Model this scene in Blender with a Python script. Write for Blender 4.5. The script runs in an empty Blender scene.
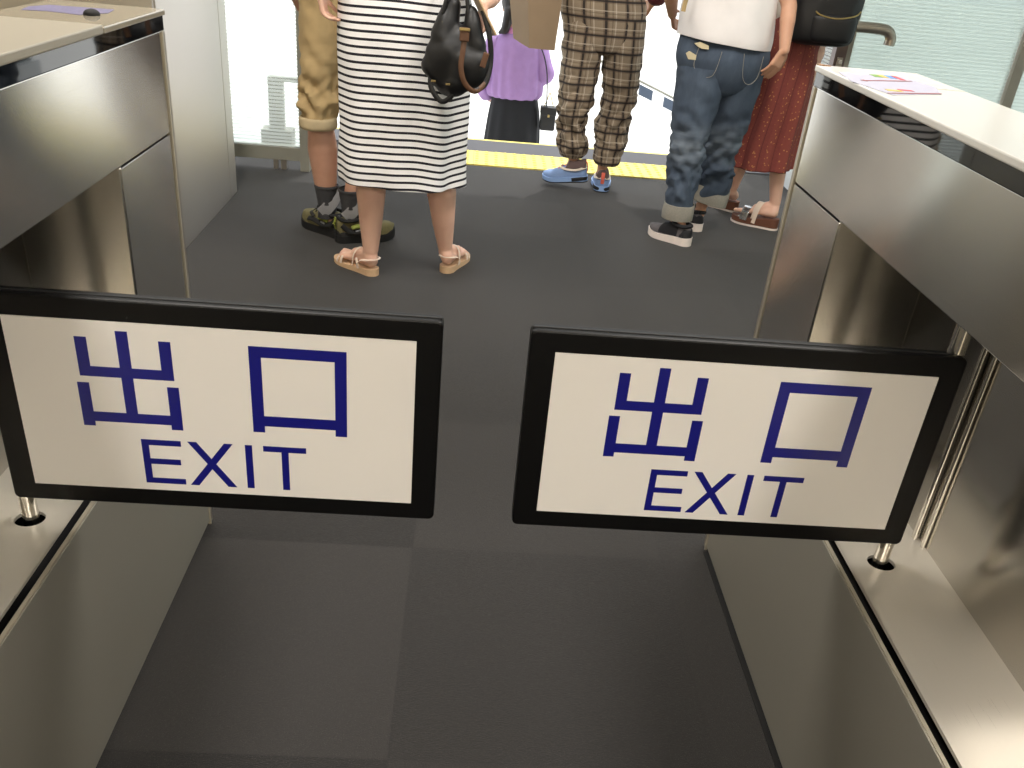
import bpy, bmesh, math, random
from mathutils import Vector, Matrix, Quaternion, noise
V = Vector
PI = math.pi
random.seed(7)
sc = bpy.context.scene
C = sc.collection

# ---------------------------------------------------------------- camera, world, sun, lamps, exposure
cam = bpy.data.cameras.new('camera'); cam_ob = bpy.data.objects.new('camera', cam); C.objects.link(cam_ob)
cam.sensor_fit = 'HORIZONTAL'; cam.sensor_width = 36.0; cam.lens = 870.0 * 36.0 / 1024.0
cam.clip_start = 0.02; cam.clip_end = 400
RX = V((0.996221, -0.023231, 0.083696)); RU = V((-0.062592, 0.476079, 0.877172)); RB = V((-0.060223, -0.879096, 0.472825))
RX.normalize(); RB = (RB - RX * RB.dot(RX)).normalized(); RU = RB.cross(RX)
m = Matrix((RX, RU, RB)).transposed().to_4x4(); m.translation = (0, 0, 1.35)
cam_ob.matrix_world = m
sc.camera = cam_ob

w = bpy.data.worlds.new('world'); sc.world = w; w.use_nodes = True
bg = w.node_tree.nodes['Background']; bg.inputs[0].default_value = (0.93, 0.97, 1.0, 1); bg.inputs[1].default_value = 1.9

def lamp(name, kind, loc, target, energy, color, size=None, size_y=None):
    l = bpy.data.lights.new(name, kind); l.energy = energy; l.color = color
    if size:
        l.shape = 'RECTANGLE'; l.size = size; l.size_y = size_y or size
    o = bpy.data.objects.new(name, l); C.objects.link(o); o.location = loc
    o.rotation_euler = (V(target) - V(loc)).to_track_quat('-Z', 'Y').to_euler()
    return o
sun = lamp('sun', 'SUN', (3, 12, 14), (1.5, 7.5, 0), 3.0, (1, 0.97, 0.92)); sun.data.angle = 0.02
WARM = (1.0, 0.955, 0.90)
for i, (lx, ly, e) in enumerate([(-0.9, -2.6, 88), (1.1, -2.6, 88), (-0.9, 2.3, 60), (1.1, 2.3, 60)]):  # far pair added as fill on the backs of the people
    lamp('ceiling_area_light', 'AREA', (lx, ly, 2.93), (lx, ly, 0), e, WARM, 0.3, 1.3)

vs = sc.view_settings
vs.view_transform = 'Standard'; vs.look = 'None'; vs.exposure = 0.0; vs.gamma = 1.0; vs.use_curve_mapping = False

# ---------------------------------------------------------------- materials
def lin(c):
    return tuple(((x / 255) / 12.92 if x / 255 <= 0.04045 else ((x / 255 + 0.055) / 1.055) ** 2.4) for x in c) + (1,)
class G:
    def __init__(s, name):
        s.m = bpy.data.materials.new(name); s.m.use_nodes = True
        s.t = s.m.node_tree; s.n = s.t.nodes; s.l = s.t.links
        s.b = s.n['Principled BSDF']; s.out = s.n['Material Output']
    def new(s, t, **kw):
        n = s.n.new(t)
        for k, v in kw.items(): setattr(n, k, v)
        return n
    def link(s, a, b): s.l.new(a, b)
    def math(s, op, a, b=None, c=None):
        n = s.n.new('ShaderNodeMath'); n.operation = op
        for i, x in enumerate((a, b, c)):
            if x is None: continue
            if hasattr(x, 'is_linked'): s.l.new(x, n.inputs[i])
            else: n.inputs[i].default_value = x
        return n.outputs[0]
    def mix(s, f, a, b):
        n = s.n.new('ShaderNodeMix'); n.data_type = 'RGBA'
        for i, x in ((0, f), (6, a), (7, b)):
            if hasattr(x, 'is_linked'): s.l.new(x, n.inputs[i])
            else: n.inputs[i].default_value = x
        return n.outputs[2]
    def noise(s, scale, coord='Object', detail=3, vec=None, rough=0.5):
        tc = s.n.new('ShaderNodeTexCoord'); mp = s.n.new('ShaderNodeMapping')
        s.l.new(tc.outputs[coord], mp.inputs[0])
        if isinstance(scale, tuple): mp.inputs['Scale'].default_value = scale; sc_ = 1.0
        else: sc_ = scale
        n = s.n.new('ShaderNodeTexNoise'); s.l.new(mp.outputs[0], n.inputs['Vector'])
        n.inputs['Scale'].default_value = sc_; n.inputs['Detail'].default_value = detail; n.inputs['Roughness'].default_value = rough
        return n.outputs[0]
    def bump(s, h, strength=0.3, dist=0.002):
        n = s.n.new('ShaderNodeBump'); s.l.new(h, n.inputs['Height']); n.inputs['Strength'].default_value = strength
        n.inputs['Distance'].default_value = dist; s.l.new(n.outputs[0], s.b.inputs['Normal'])
def plain(name, col, rough=0.6, metal=0.0, var=0.12, nscale=30.0, bump=0.0, spec=0.5, coat=0.0):
    g = G(name); c = lin(col)
    n = g.noise(nscale)
    d = tuple(x * (1 - var) for x in c[:3]) + (1,); e = tuple(min(1, x * (1 + var)) for x in c[:3]) + (1,)
    g.link(g.mix(n, d, e), g.b.inputs['Base Color'])
    g.b.inputs['Roughness'].default_value = rough; g.b.inputs['Metallic'].default_value = metal
    g.b.inputs['Specular IOR Level'].default_value = spec; g.b.inputs['Coat Weight'].default_value = coat
    if bump: g.bump(n, bump, 0.003)
    return g.m
def brushed(name, col, rough=0.3, aniso=0.85, scale=(1500, 8, 1500), tang=(0, 0, 1), var=0.04):
    g = G(name); c = lin(col)
    n = g.noise(scale, detail=2); big = g.noise(2.2, detail=2)
    d = tuple(x * (1 - var) for x in c[:3]) + (1,)
    g.link(g.mix(n, d, c), g.b.inputs['Base Color'])
    g.link(g.math('ADD', g.math('MULTIPLY', n, 0.10), g.math('ADD', g.math('MULTIPLY', big, 0.08), rough - 0.09)), g.b.inputs['Roughness'])
    g.b.inputs['Metallic'].default_value = 1.0; g.b.inputs['Anisotropic'].default_value = aniso
    cv = g.new('ShaderNodeCombineXYZ')
    for i in range(3): cv.inputs[i].default_value = tang[i]
    g.link(cv.outputs[0], g.b.inputs['Tangent'])
    g.bump(n, 0.012, 0.0005)
    return g.m
M = {}
M['steel'] = brushed('brushed_steel', (206, 203, 197), 0.175, 0.9)
M['steel_ledge'] =  brushed('brushed_steel_ledge', (224, 218, 206), 0.30, tang=(1, 0, 0))
M['steel_ledge'].node_tree.nodes['Principled BSDF'].inputs['Metallic'].default_value = 0.45
M['steel_base'] = plain('satin_steel_base', (178, 174, 162), 0.36, 0.6, 0.05, 3)
M['lip'] = plain('bright_lip', (190, 182, 164), 0.35, 0.3)
M['steel_smooth'] = brushed('polished_steel', (220, 216, 208), 0.14, 0.2, (300, 300, 3), (0, 0, 1))
M['pillar'] = brushed('beige_brushed_pillar', (196, 191, 182), 0.42, 0.4, (4, 4, 400))
M['black_gloss'] = plain('black_glossy_trim', (10, 11, 13), 0.03, 0, 0.1, 20, spec=0.6)
M['gap'] = plain('black_slot_rubber', (14, 13, 13), 0.8)
M['top_glass'] = plain('white_top_glass', (212, 210, 205), 0.2, 0, 0.02, 5, spec=0.5)
M['top_left'] = plain('grey_beige_top_glass', (150, 142, 126), 0.07, 0, 0.03, 5, spec=0.8)
M['cover'] = plain('beige_cover', (158, 151, 136), 0.35, 0, 0.03, 5)
M['edge'] = plain('pale_edge', (196, 188, 172), 0.3, 0, 0.03, 8)
M['frame'] = plain('black_flap_frame', (6, 6, 7), 0.45, 0, 0.2, 200, spec=0.25)
M['sign'] = plain('off_white_sign', (240, 236, 231), 0.35, 0, 0.015, 4)
M['blue'] = plain('navy_blue_vinyl', (8, 12, 122), 0.4, 0, 0.04, 6)
M['rail'] = plain('grey_olive_aluminium', (142, 140, 128), 0.5, 0.1, 0.05, 20)
M['rail_pale'] = plain('pale_aluminium', (170, 162, 150), 0.35, 0.8, 0.05, 20)
M['door_brown'] = plain('brown_anodised_stile', (98, 84, 80), 0.4, 0.5, 0.05, 20)
M['white_base'] = plain('white_painted_base', (226, 230, 232), 0.5, 0, 0.03, 10)
M['cream'] = plain('cream_wall_paint', (222, 212, 188), 0.7, 0, 0.03, 3)
M['ceil'] = plain('ceiling_paint', (220, 214, 204), 0.8, 0, 0.03, 3)
M['concrete'] = plain('pale_concrete', (225, 224, 220), 0.9, 0, 0.08, 5)
M['skirting'] = plain('dark_shadow_gap', (24, 23, 22), 0.7)
M['dark_blue_grey'] = plain('blue_grey_panel', (70, 82, 100), 0.5)

def carpet():
    g = G('carpet_tiles')
    tc = g.new('ShaderNodeTexCoord'); sp = g.new('ShaderNodeSeparateXYZ'); g.link(tc.outputs['Object'], sp.inputs[0])
    fx = g.math('DIVIDE', g.math('SUBTRACT', sp.outputs[0], 0.468 - 6), 0.605)
    fy = g.math('DIVIDE', g.math('SUBTRACT', sp.outputs[1], 2.90 - 6), 0.594)
    cx = g.math('FLOOR', fx); cy = g.math('FLOOR', fy)
    cv = g.new('ShaderNodeCombineXYZ'); g.link(cx, cv.inputs[0]); g.link(cy, cv.inputs[1])
    wn = g.new('ShaderNodeTexWhiteNoise', noise_dimensions='3D'); g.link(cv.outputs[0], wn.inputs[0])
    par = g.math('MODULO', g.math('ADD', cx, cy), 2.0)
    # seams
    rx = g.math('ABSOLUTE', g.math('SUBTRACT', g.math('FRACT', fx), 0.5)); ry = g.math('ABSOLUTE', g.math('SUBTRACT', g.math('FRACT', fy), 0.5))
    seam = g.math('GREATER_THAN', g.math('MAXIMUM', rx, ry), 0.4965)
    # ribs run one way on even tiles, the other way on odd tiles
    n1 = g.noise((90, 900, 60), detail=1); n2 = g.noise((900, 90, 60), detail=1)
    rib = g.new('ShaderNodeMix'); g.link(par, rib.inputs[0]); g.link(n1, rib.inputs[2]); g.link(n2, rib.inputs[3])
    fine = g.noise(420, detail=2); blot = g.noise(1.6, detail=2)
    a = lin((36, 35, 35)); b = lin((57, 55, 54))
    col = g.mix(g.math('ADD', g.math('MULTIPLY', wn.outputs[0], 0.55), g.math('MULTIPLY', par, 0.4)), a, b)
    col = g.mix(g.math('MULTIPLY', g.math('ADD', rib.outputs[0], fine), 0.30), col, lin((24, 23, 22)))
    fleck = g.math('GREATER_THAN', g.noise(700, detail=0), 0.74)
    col = g.mix(g.math('MULTIPLY', fleck, 0.35), col, lin((130, 124, 118)))
    col = g.mix(g.math('MULTIPLY', blot, 0.18), col, lin((52, 48, 44)))
    col = g.mix(g.math('MULTIPLY', seam, 0.2), col, lin((34, 33, 33)))
    g.link(col, g.b.inputs['Base Color']); g.b.inputs['Roughness'].default_value = 0.95
    g.b.inputs['Specular IOR Level'].default_value = 0.25; g.b.inputs['Sheen Weight'].default_value = 0.15
    g.bump(g.math('ADD', rib.outputs[0], fine), 0.5, 0.002)
    return g.m
M['carpet'] = carpet()

def frosted(name, tint, body, trans, pitch=0.019, stripe=0.35):
    """glass sheet with a film of fine horizontal frosted lines"""
    g = G(name); g.n.remove(g.b)
    tc = g.new('ShaderNodeTexCoord'); sp = g.new('ShaderNodeSeparateXYZ'); g.link(tc.outputs['Object'], sp.inputs[0])
    s = g.math('LESS_THAN', g.math('FRACT', g.math('DIVIDE', g.math('ADD', sp.outputs[2], 10.0), pitch)), 0.62)
    tr = g.new('ShaderNodeBsdfTransparent'); tr.inputs[0].default_value = tint
    tl = g.new('ShaderNodeBsdfTranslucent'); tl.inputs[0].default_value = body
    df = g.new('ShaderNodeBsdfDiffuse'); df.inputs[0].default_value = body
    m1 = g.new('ShaderNodeMixShader'); m1.inputs[0].default_value = 0.35; g.link(tl.outputs[0], m1.inputs[1]); g.link(df.outputs[0], m1.inputs[2])
    m2 = g.new('ShaderNodeMixShader'); g.link(g.math('ADD', trans, g.math('MULTIPLY', s, -stripe * trans)), m2.inputs[0])
    g.link(m1.outputs[0], m2.inputs[1]); g.link(tr.outputs[0], m2.inputs[2])
    gl = g.new('ShaderNodeBsdfGlossy'); gl.inputs['Roughness'].default_value = 0.05
    fr = g.new('ShaderNodeFresnel'); fr.inputs[0].default_value = 1.45
    m3 = g.new('ShaderNodeMixShader'); g.link(fr.outputs[0], m3.inputs[0]); g.link(m2.outputs[0], m3.inputs[1]); g.link(gl.outputs[0], m3.inputs[2])
    g.link(m3.outputs[0], g.out.inputs[0])
    return g.m
M['glass_left'] = frosted('striped_frosted_glass_bright', (0.97, 1.0, 0.985, 1), (0.94, 0.98, 0.95, 1), 0.86)
M['glass_right'] = frosted('striped_frosted_glass_teal', (0.80, 0.88, 0.85, 1), (0.70, 0.76, 0.735, 1), 0.45, 0.019, 0.30)

def tactile():
    g = G('yellow_tactile_paving')
    tc = g.new('ShaderNodeTexCoord'); sp = g.new('ShaderNodeSeparateXYZ'); g.link(tc.outputs['Object'], sp.inputs[0])
    fx = g.math('SUBTRACT', g.math('FRACT', g.math('DIVIDE', g.math('ADD', sp.outputs[0], 9), 0.3)), 0.5)
    seam = g.math('GREATER_THAN', g.math('ABSOLUTE', fx), 0.49)
    col = g.mix(g.noise(12), lin((236, 216, 104)), lin((242, 226, 124)))
    col = g.mix(g.math('MULTIPLY', seam, 0.5), col, lin((170, 140, 30)))
    g.link(col, g.b.inputs['Base Color']); g.b.inputs['Roughness'].default_value = 0.5
    return g.m
M['yellow'] = tactile()
M['grey_band'] = plain('grey_threshold', (92, 92, 96), 0.9, 0, 0.06, 40, bump=0.1)

def uvxy(g):
    tc = g.new('ShaderNodeUVMap'); sp = g.new('ShaderNodeSeparateXYZ'); g.link(tc.outputs[0], sp.inputs[0]); return sp.outputs[0], sp.outputs[1]
def line(g, coord, period, off, width):
    f = g.math('FRACT', g.math('DIVIDE', g.math('ADD', coord, off + 50 * period), period))
    return g.math('LESS_THAN', f, width / period)
def striped():
    g = G('black_white_striped_jersey'); u, v = uvxy(g)
    s = line(g, v, 0.0262, 0.0, 0.0090)
    ribs = g.noise((600, 600, 30), detail=1)
    base = g.mix(ribs, lin((234, 232, 232)), lin((246, 245, 245)))
    g.link(g.mix(s, base, lin((22, 20, 30))), g.b.inputs['Base Color']); g.b.inputs['Roughness'].default_value = 0.85
    g.bump(ribs, 0.25, 0.001); return g.m
M['striped'] = striped()
def plaid():
    g = G('brown_plaid_cotton'); u, v = uvxy(g)
    col = g.mix(g.noise(260, detail=2), lin((132, 117, 98)), lin((152, 137, 116)))
    P = 0.084
    for co, ph in ((u, 0.0), (v, 0.013)):
        col = g.mix(g.math('MULTIPLY', line(g, co, P, ph + 0.002, 0.022), 0.45), col, lin((84, 66, 54)))
        col = g.mix(g.math('MULTIPLY', line(g, co, P, ph - 0.004, 0.010), 0.88), col, lin((26, 22, 24)))
        col = g.mix(g.math('MULTIPLY', line(g, co, P, ph + 0.040, 0.0050), 0.5), col, lin((206, 194, 178)))
        col = g.mix(g.math('MULTIPLY', line(g, co, P, ph + 0.052, 0.004), 0.5), col, lin((70, 56, 48)))
    g.link(col, g.b.inputs['Base Color']); g.b.inputs['Roughness'].default_value = 0.9
    g.bump(g.noise(500), 0.2, 0.001); return g.m
M['plaid'] = plaid()
def denim():
    g = G('washed_blue_denim'); u, v = uvxy(g)
    tc = g.new('ShaderNodeTexCoord'); sp = g.new('ShaderNodeSeparateXYZ'); g.link(tc.outputs['Object'], sp.inputs[0])
    wv = g.noise((14, 14, 5), detail=4, rough=0.65); tw = g.noise((700, 700, 200), detail=1)
    col = g.mix(wv, lin((34, 45, 62)), lin((88, 102, 119)))
    col = g.mix(g.math('MULTIPLY', tw, 0.3), col, lin((22, 32, 48)))
    # whiskered fade at the knees
    k = g.math('SUBTRACT', 1.0, g.math('MINIMUM', 1.0, g.math('ABSOLUTE', g.math('DIVIDE', g.math('SUBTRACT', sp.outputs[2], 0.47), 0.13))))
    wl = g.noise((9, 9, 60), detail=2)
    col = g.mix(g.math('MULTIPLY', g.math('MULTIPLY', k, wl), 0.55), col, lin((150, 160, 168)))
    g.link(col, g.b.inputs['Base Color']); g.b.inputs['Roughness'].default_value = 0.85
    g.bump(tw, 0.25, 0.001); return g.m
M['denim'] = denim()
def floral():
    g = G('rust_patterned_skirt'); u, v = uvxy(g)
    vo = g.new('ShaderNodeTexVoronoi'); vo.inputs['Scale'].default_value = 85.0
    mp = g.new('ShaderNodeMapping'); mp.inputs['Scale'].default_value = (1.0, 0.7, 1); tu = g.new('ShaderNodeUVMap'); g.link(tu.outputs[0], mp.inputs[0]); g.link(mp.outputs[0], vo.inputs['Vector'])
    dot = g.math('LESS_THAN', vo.outputs['Distance'], 0.24)
    rows = line(g, u, 0.062, 0.0, 0.034)
    vine = line(g, u, 0.062, 0.024, 0.0035)
    col = g.mix(g.noise(90), lin((112, 50, 46)), lin((136, 64, 56)))
    col = g.mix(g.math('MULTIPLY', rows, 0.3), col, lin((146, 74, 60)))
    col = g.mix(g.math('MULTIPLY', g.math('MULTIPLY', dot, rows), 0.75), col, lin((198, 140, 84)))
    col = g.mix(g.math('MULTIPLY', vine, 0.5), col, lin((60, 18, 18)))
    g.link(col, g.b.inputs['Base Color']); g.b.inputs['Roughness'].default_value = 0.8
    return g.m
M['floral'] = floral()
def skin(name, a, b):
    g = G(name); col = g.mix(g.noise(18, detail=3), lin(a), lin(b)); g.link(col, g.b.inputs['Base Color'])
    g.b.inputs['Roughness'].default_value = 0.55; g.b.inputs['Subsurface Weight'].default_value = 0.08
    g.b.inputs['Subsurface Radius'].default_value = (0.02, 0.008, 0.004); return g.m
M['skin_light'] = skin('light_skin', (232, 190, 168), (216, 170, 148))
M['skin_tan'] = skin('tan_skin', (206, 160, 136), (188, 142, 118))
M['skin_mid'] = skin('medium_skin', (206, 160, 132), (186, 138, 112))
M['khaki'] = plain('khaki_cotton', (172, 148, 106), 0.9, 0, 0.12, 25, bump=0.15)
M['khaki_cuff'] = plain('khaki_cuff_lining', (186, 168, 134), 0.9, 0, 0.08, 60, bump=0.1)
M['cuff'] = plain('grey_denim_cuff', (146, 142, 132), 0.9, 0, 0.18, 120, bump=0.2)
M['white_tee'] = plain('white_cotton', (228, 224, 223), 0.9, 0, 0.04, 20, bump=0.08)
M['lilac'] = plain('lilac_blouse', (158, 124, 180), 0.7, 0, 0.12, 18, bump=0.1)
M['pink'] = plain('pink_collar', (214, 140, 196), 0.7)
M['black_cloth'] = plain('black_cloth', (20, 21, 26), 0.85, 0, 0.2, 60, bump=0.15)
M['black_nylon'] = plain('black_nylon', (17, 17, 19), 0.5, 0, 0.25, 25, bump=0.12)
M['maroon'] = plain('maroon_cloth', (96, 34, 46), 0.85)
M['grey_shirt'] = plain('grey_cloth', (110, 116, 122), 0.85)
M['rust_top'] = plain('cream_blouse', (212, 200, 186), 0.85)
M['leather'] = plain('brown_leather', (92, 62, 42), 0.5, 0, 0.15, 40, bump=0.1)
M['tan_leather'] = plain('tan_leather', (150, 112, 78), 0.5)
M['brass'] = plain('pale_brass', (196, 172, 116), 0.3, 0.9)
M['silver'] = plain('silver_leather', (198, 198, 198), 0.22, 0.85, 0.1, 80)
M['chrome'] = plain('chrome', (200, 200, 205), 0.15, 1.0)
M['hair'] = plain('black_hair', (22, 17, 16), 0.45, 0, 0.3, 200, bump=0.4)
M['hair_brown'] = plain('dark_brown_hair', (38, 26, 21), 0.45, 0, 0.3, 200, bump=0.4)
M['paper'] = plain('kraft_paper', (156, 134, 108), 0.8, 0, 0.06, 12, bump=0.1)
M['sock_dark'] = plain('charcoal_sock', (62, 62, 64), 0.95, 0, 0.12, 200, bump=0.3)
M['sock_grey'] = plain('grey_sock', (138, 138, 140), 0.95, 0, 0.12, 200, bump=0.3)
M['olive_shoe'] = plain('olive_suede', (104, 98, 64), 0.85, 0, 0.2, 70, bump=0.2)
M['lime'] = plain('lime_green_trim', (130, 138, 56), 0.7)
M['rubber'] = plain('black_rubber', (22, 22, 23), 0.7, 0, 0.2, 60)
M['lace'] = plain('dark_lace', (38, 36, 32), 0.9)
M['blue_mesh'] = plain('light_blue_mesh', (116, 142, 184), 0.7, 0, 0.15, 160, bump=0.3)
M['shoe_cream'] = plain('cream_trim', (212, 200, 184), 0.7)
M['shoe_brown'] = plain('taupe_collar', (96, 78, 76), 0.85)
M['coral'] = plain('coral_heel_tab', (222, 104, 84), 0.7)
M['blue_sole'] = plain('pale_blue_sole', (138, 168, 214), 0.4)
M['shoe_grey'] = plain('grey_mesh', (88, 84, 86), 0.85, 0, 0.15, 150, bump=0.3)
M['shoe_black'] = plain('black_neoprene', (24, 24, 28), 0.8)
M['white_sole'] = plain('white_foam_sole', (226, 214, 206), 0.6)
M['sandal'] = plain('pale_beige_strap', (226, 206, 188), 0.5)
M['espadrille'] = plain('beige_cork_sole', (206, 172, 136), 0.8, 0, 0.1, 120, bump=0.3)
M['cork'] = plain('brown_cork_sole', (104, 64, 46), 0.8, 0, 0.2, 120, bump=0.3)
M['nail'] = plain('nail', (226, 184, 168), 0.3)
M['eye'] = plain('eye_white', (230, 228, 224), 0.2)
M['phone'] = plain('beige_phone_case', (190, 164, 132), 0.4)
M['thread'] = plain('cream_thread', (206, 194, 160), 0.9)

# ---------------------------------------------------------------- helpers
def link(name, me, mat, parent=None):
    me.name = name
    o = bpy.data.objects.new(name, me); C.objects.link(o)
    if mat is not None:
        me.materials.clear(); me.materials.append(mat if not isinstance(mat, str) else M[mat])
    if parent is not None:
        o.parent = parent; o.matrix_parent_inverse = Matrix.Identity(4)
        w0 = world_loc(parent)
        me.transform(Matrix.Translation(-w0))
    return o
def world_loc(o):
    l = V((0, 0, 0))
    while o is not None: l += o.location; o = o.parent
    return l
def thing(name, label, cat, loc=(0, 0, 0), group=None):
    o = bpy.data.objects.new(name, None); C.objects.link(o); o.location = loc; o.empty_display_size = 0.1
    o['label'] = label; o['category'] = cat
    if group: o['group'] = group
    return o
def tag(o, label, cat, group=None):
    o['label'] = label; o['category'] = cat
    if group: o['group'] = group
    return o
def struct(o): o['kind'] = 'structure'; return o
def finish(bm, smooth=True, bevel=0, seg=2, angle=40):
    if bevel:
        ed = [e for e in bm.edges if len(e.link_faces) == 2 and e.calc_face_angle(0) > math.radians(angle)]
        bmesh.ops.bevel(bm, geom=ed, offset=bevel, segments=seg, profile=0.5, affect='EDGES', clamp_overlap=True)
    bmesh.ops.recalc_face_normals(bm, faces=bm.faces)
    me = bpy.data.meshes.new('m'); bm.to_mesh(me); bm.free()
    if smooth:
        for p in me.polygons: p.use_smooth = True
        try: me.set_sharp_from_angle(angle=math.radians(38))
        except Exception: pass
    return me
def box_into(bm, x0, x1, y0, y1, z0, z1, rot=None):
    r = bmesh.ops.create_cube(bm, size=1.0)
    mt = Matrix.Translation(((x0 + x1) / 2, (y0 + y1) / 2, (z0 + z1) / 2)) @ Matrix.Diagonal((x1 - x0, y1 - y0, z1 - z0, 1))
    if rot is not None: mt = rot @ mt
    bmesh.ops.transform(bm, matrix=mt, verts=r['verts'])
def box(name, mat, b, parent=None, bevel=0.0015, rot=None):
    bm = bmesh.new(); box_into(bm, *b, rot=rot); return link(name, finish(bm, False, bevel), mat, parent)
def boxes(name, mat, bs, parent=None, bevel=0.0015):
    bm = bmesh.new()
    for b in bs: box_into(bm, *b)
    return link(name, finish(bm, False, bevel), mat, parent)
def prism(name, mat, pts, y0, y1, parent=None):
    """polygon in x/z pulled from y0 to y1"""
    bm = bmesh.new()
    a = [bm.verts.new((x, y0, z)) for x, z in pts]; b = [bm.verts.new((x, y1, z)) for x, z in pts]
    n = len(pts); bm.faces.new(a); bm.faces.new(b[::-1])
    for i in range(n): bm.faces.new((a[i], b[i], b[(i + 1) % n], a[(i + 1) % n]))
    return link(name, finish(bm, False), mat, parent)
def catmull(P, n):
    out = []
    for i in range(len(P) - 1):
        p0 = P[max(i - 1, 0)]; p1 = P[i]; p2 = P[i + 1]; p3 = P[min(i + 2, len(P) - 1)]
        for k in range(n):
            t = k / n
            out.append(tuple(0.5 * (2 * b + (c - a) * t + (2 * a - 5 * b + 4 * c - d) * t * t + (3 * b - a - 3 * c + d) * t ** 3) for a, b, c, d in zip(p0, p1, p2, p3)))
    out.append(tuple(P[-1])); return out
def tube_into(bm, pts, r, seg=12, smooth=6, flat=None, cap=True):
    """sweep; r a number or list; flat=(width factor, thickness factor, up vector)"""
    P = catmull([tuple(p) for p in pts], smooth) if smooth else [tuple(p) for p in pts]
    P = [V(p) for p in P]; n = len(P)
    if isinstance(r, (list, tuple)):
        R_ = [x[0] for x in catmull([(q,) for q in r], smooth)] if smooth else list(r)
    else: R_ = [r] * n
    prev = None; rings = []
    for i, p in enumerate(P):
        t = (P[min(i + 1, n - 1)] - P[max(i - 1, 0)])
        t = t.normalized() if t.length > 1e-9 else V((0, 0, 1))
        if flat: s = t.cross(V(flat[2]) if not callable(flat[2]) else flat[2](p))
        elif prev is None: s = t.cross(V((0, 0, 1)) if abs(t.z) < 0.9 else V((1, 0, 0)))
        else: s = prev - t * prev.dot(t)
        if s.length < 1e-6: s = t.orthogonal()
        s.normalize(); prev = s; u = t.cross(s)
        fw, ft = (flat[0], flat[1]) if flat else (1, 1)
        rings.append([bm.verts.new(p + (s * math.cos(a) * fw + u * math.sin(a) * ft) * R_[i]) for a in (2 * PI * k / seg for k in range(seg))])
    for a, b in zip(rings, rings[1:]):
        for k in range(seg): bm.faces.new((a[k], a[(k + 1) % seg], b[(k + 1) % seg], b[k]))
    if cap:
        bm.faces.new(rings[0][::-1]); bm.faces.new(rings[-1])
def tube(name, mat, pts, r, parent=None, seg=12, smooth=6, flat=None):
    bm = bmesh.new(); tube_into(bm, pts, r, seg, smooth, flat); return link(name, finish(bm), mat, parent)
def tubes(name, mat, lst, r, parent=None, seg=8, smooth=4, flat=None):
    bm = bmesh.new()
    for p in lst: tube_into(bm, p, r, seg, smooth, flat)
    return link(name, finish(bm), mat, parent)
def cyl(name, mat, p0, p1, r, parent=None, seg=24):
    return tube(name, mat, [p0, p1], r, parent, seg, 0)

def loft_into(bm, keys, sub=8, seg=64, wr=None, uvo=(0, 0), capt=False, capb=False, uvz=False, sq=2.0):
    """keys: (cx,cy,cz,rx,ry). horizontal rings, superellipse exponent sq; UV in metres"""
    uvl = bm.loops.layers.uv.verify()
    K = catmull(keys, sub); rm = sum(k[3] + k[4] for k in K) / (2 * len(K))
    rings = []; uv = []
    for i, (cx, cy, cz, rx, ry) in enumerate(K):
        row = []; ur = []
        for k in range(seg + 1):
            a = 2 * PI * k / seg
            ca, sa = math.cos(a), math.sin(a)
            e = 2.0 / sq
            x = math.copysign(abs(ca) ** e, ca); y = math.copysign(abs(sa) ** e, sa)
            d = (0, 0, 0, 0)
            if wr: d = wr(a, cz, i / (len(K) - 1))
            if not isinstance(d, tuple): d = (d, 0, 0, 0)
            if k < seg: row.append(bm.verts.new((cx + x * (rx + d[0]), cy + y * (ry + d[0]), cz + d[1])))
            ur.append((uvo[0] + a * rm + d[2], uvo[1] + cz + d[3]))
        rings.append(row); uv.append(ur)
    for i in range(len(rings) - 1):
        for k in range(seg):
            f = bm.faces.new((rings[i][k], rings[i][(k + 1) % seg], rings[i + 1][(k + 1) % seg], rings[i + 1][k]))
            for lp, q in zip(f.loops, (uv[i][k], uv[i][k + 1], uv[i + 1][k + 1], uv[i + 1][k])): lp[uvl].uv = q
    for flag, row, ur in ((capb, rings[0], uv[0]), (capt, rings[-1], uv[-1])):
        if flag:
            f = bm.faces.new(row)
            for lp, q in zip(f.loops, ur): lp[uvl].uv = q
def eval_mods(me, mods):
    o = bpy.data.objects.new('t', me); C.objects.link(o)
    for t, kw in mods:
        md = o.modifiers.new(t, t)
        for k, v in kw.items(): setattr(md, k, v)
    dg = bpy.context.evaluated_depsgraph_get(); dg.update()
    out = bpy.data.meshes.new_from_object(o.evaluated_get(dg))
    bpy.data.objects.remove(o); return out
def loft(name, mat, keys, parent=None, thick=0.0, **kw):
    bm = bmesh.new(); loft_into(bm, keys, **kw); me = finish(bm)
    if thick: me = eval_mods(me, [('SOLIDIFY', dict(thickness=thick, offset=-1.0))])
    return link(name, me, mat, parent)

# organic shapes: overlapping capsules and ellipsoids fused by a voxel remesh
def capsule_into(bm, p0, p1, r0, r1=None):
    r1 = r0 if r1 is None else r1; p0 = V(p0); p1 = V(p1); d = p1 - p0
    for p, r in ((p0, r0), (p1, r1)):
        s = bmesh.ops.create_icosphere(bm, subdivisions=2 if r < 0.02 else 3, radius=r)
        bmesh.ops.translate(bm, vec=p, verts=s['verts'])
    if d.length > 1e-5:
        s = bmesh.ops.create_cone(bm, cap_ends=True, segments=24, radius1=r0, radius2=r1, depth=d.length)
        q = d.to_track_quat('Z', 'Y').to_matrix().to_4x4()
        bmesh.ops.transform(bm, matrix=Matrix.Translation((p0 + p1) / 2) @ q, verts=s['verts'])
def ell_into(bm, c, r, rot=None):
    s = bmesh.ops.create_icosphere(bm, subdivisions=3, radius=1.0)
    mt = Matrix.Diagonal((r[0], r[1], r[2], 1))
    if rot is not None: mt = rot.to_4x4() @ mt
    bmesh.ops.transform(bm, matrix=Matrix.Translation(c) @ mt, verts=s['verts'])
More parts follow.
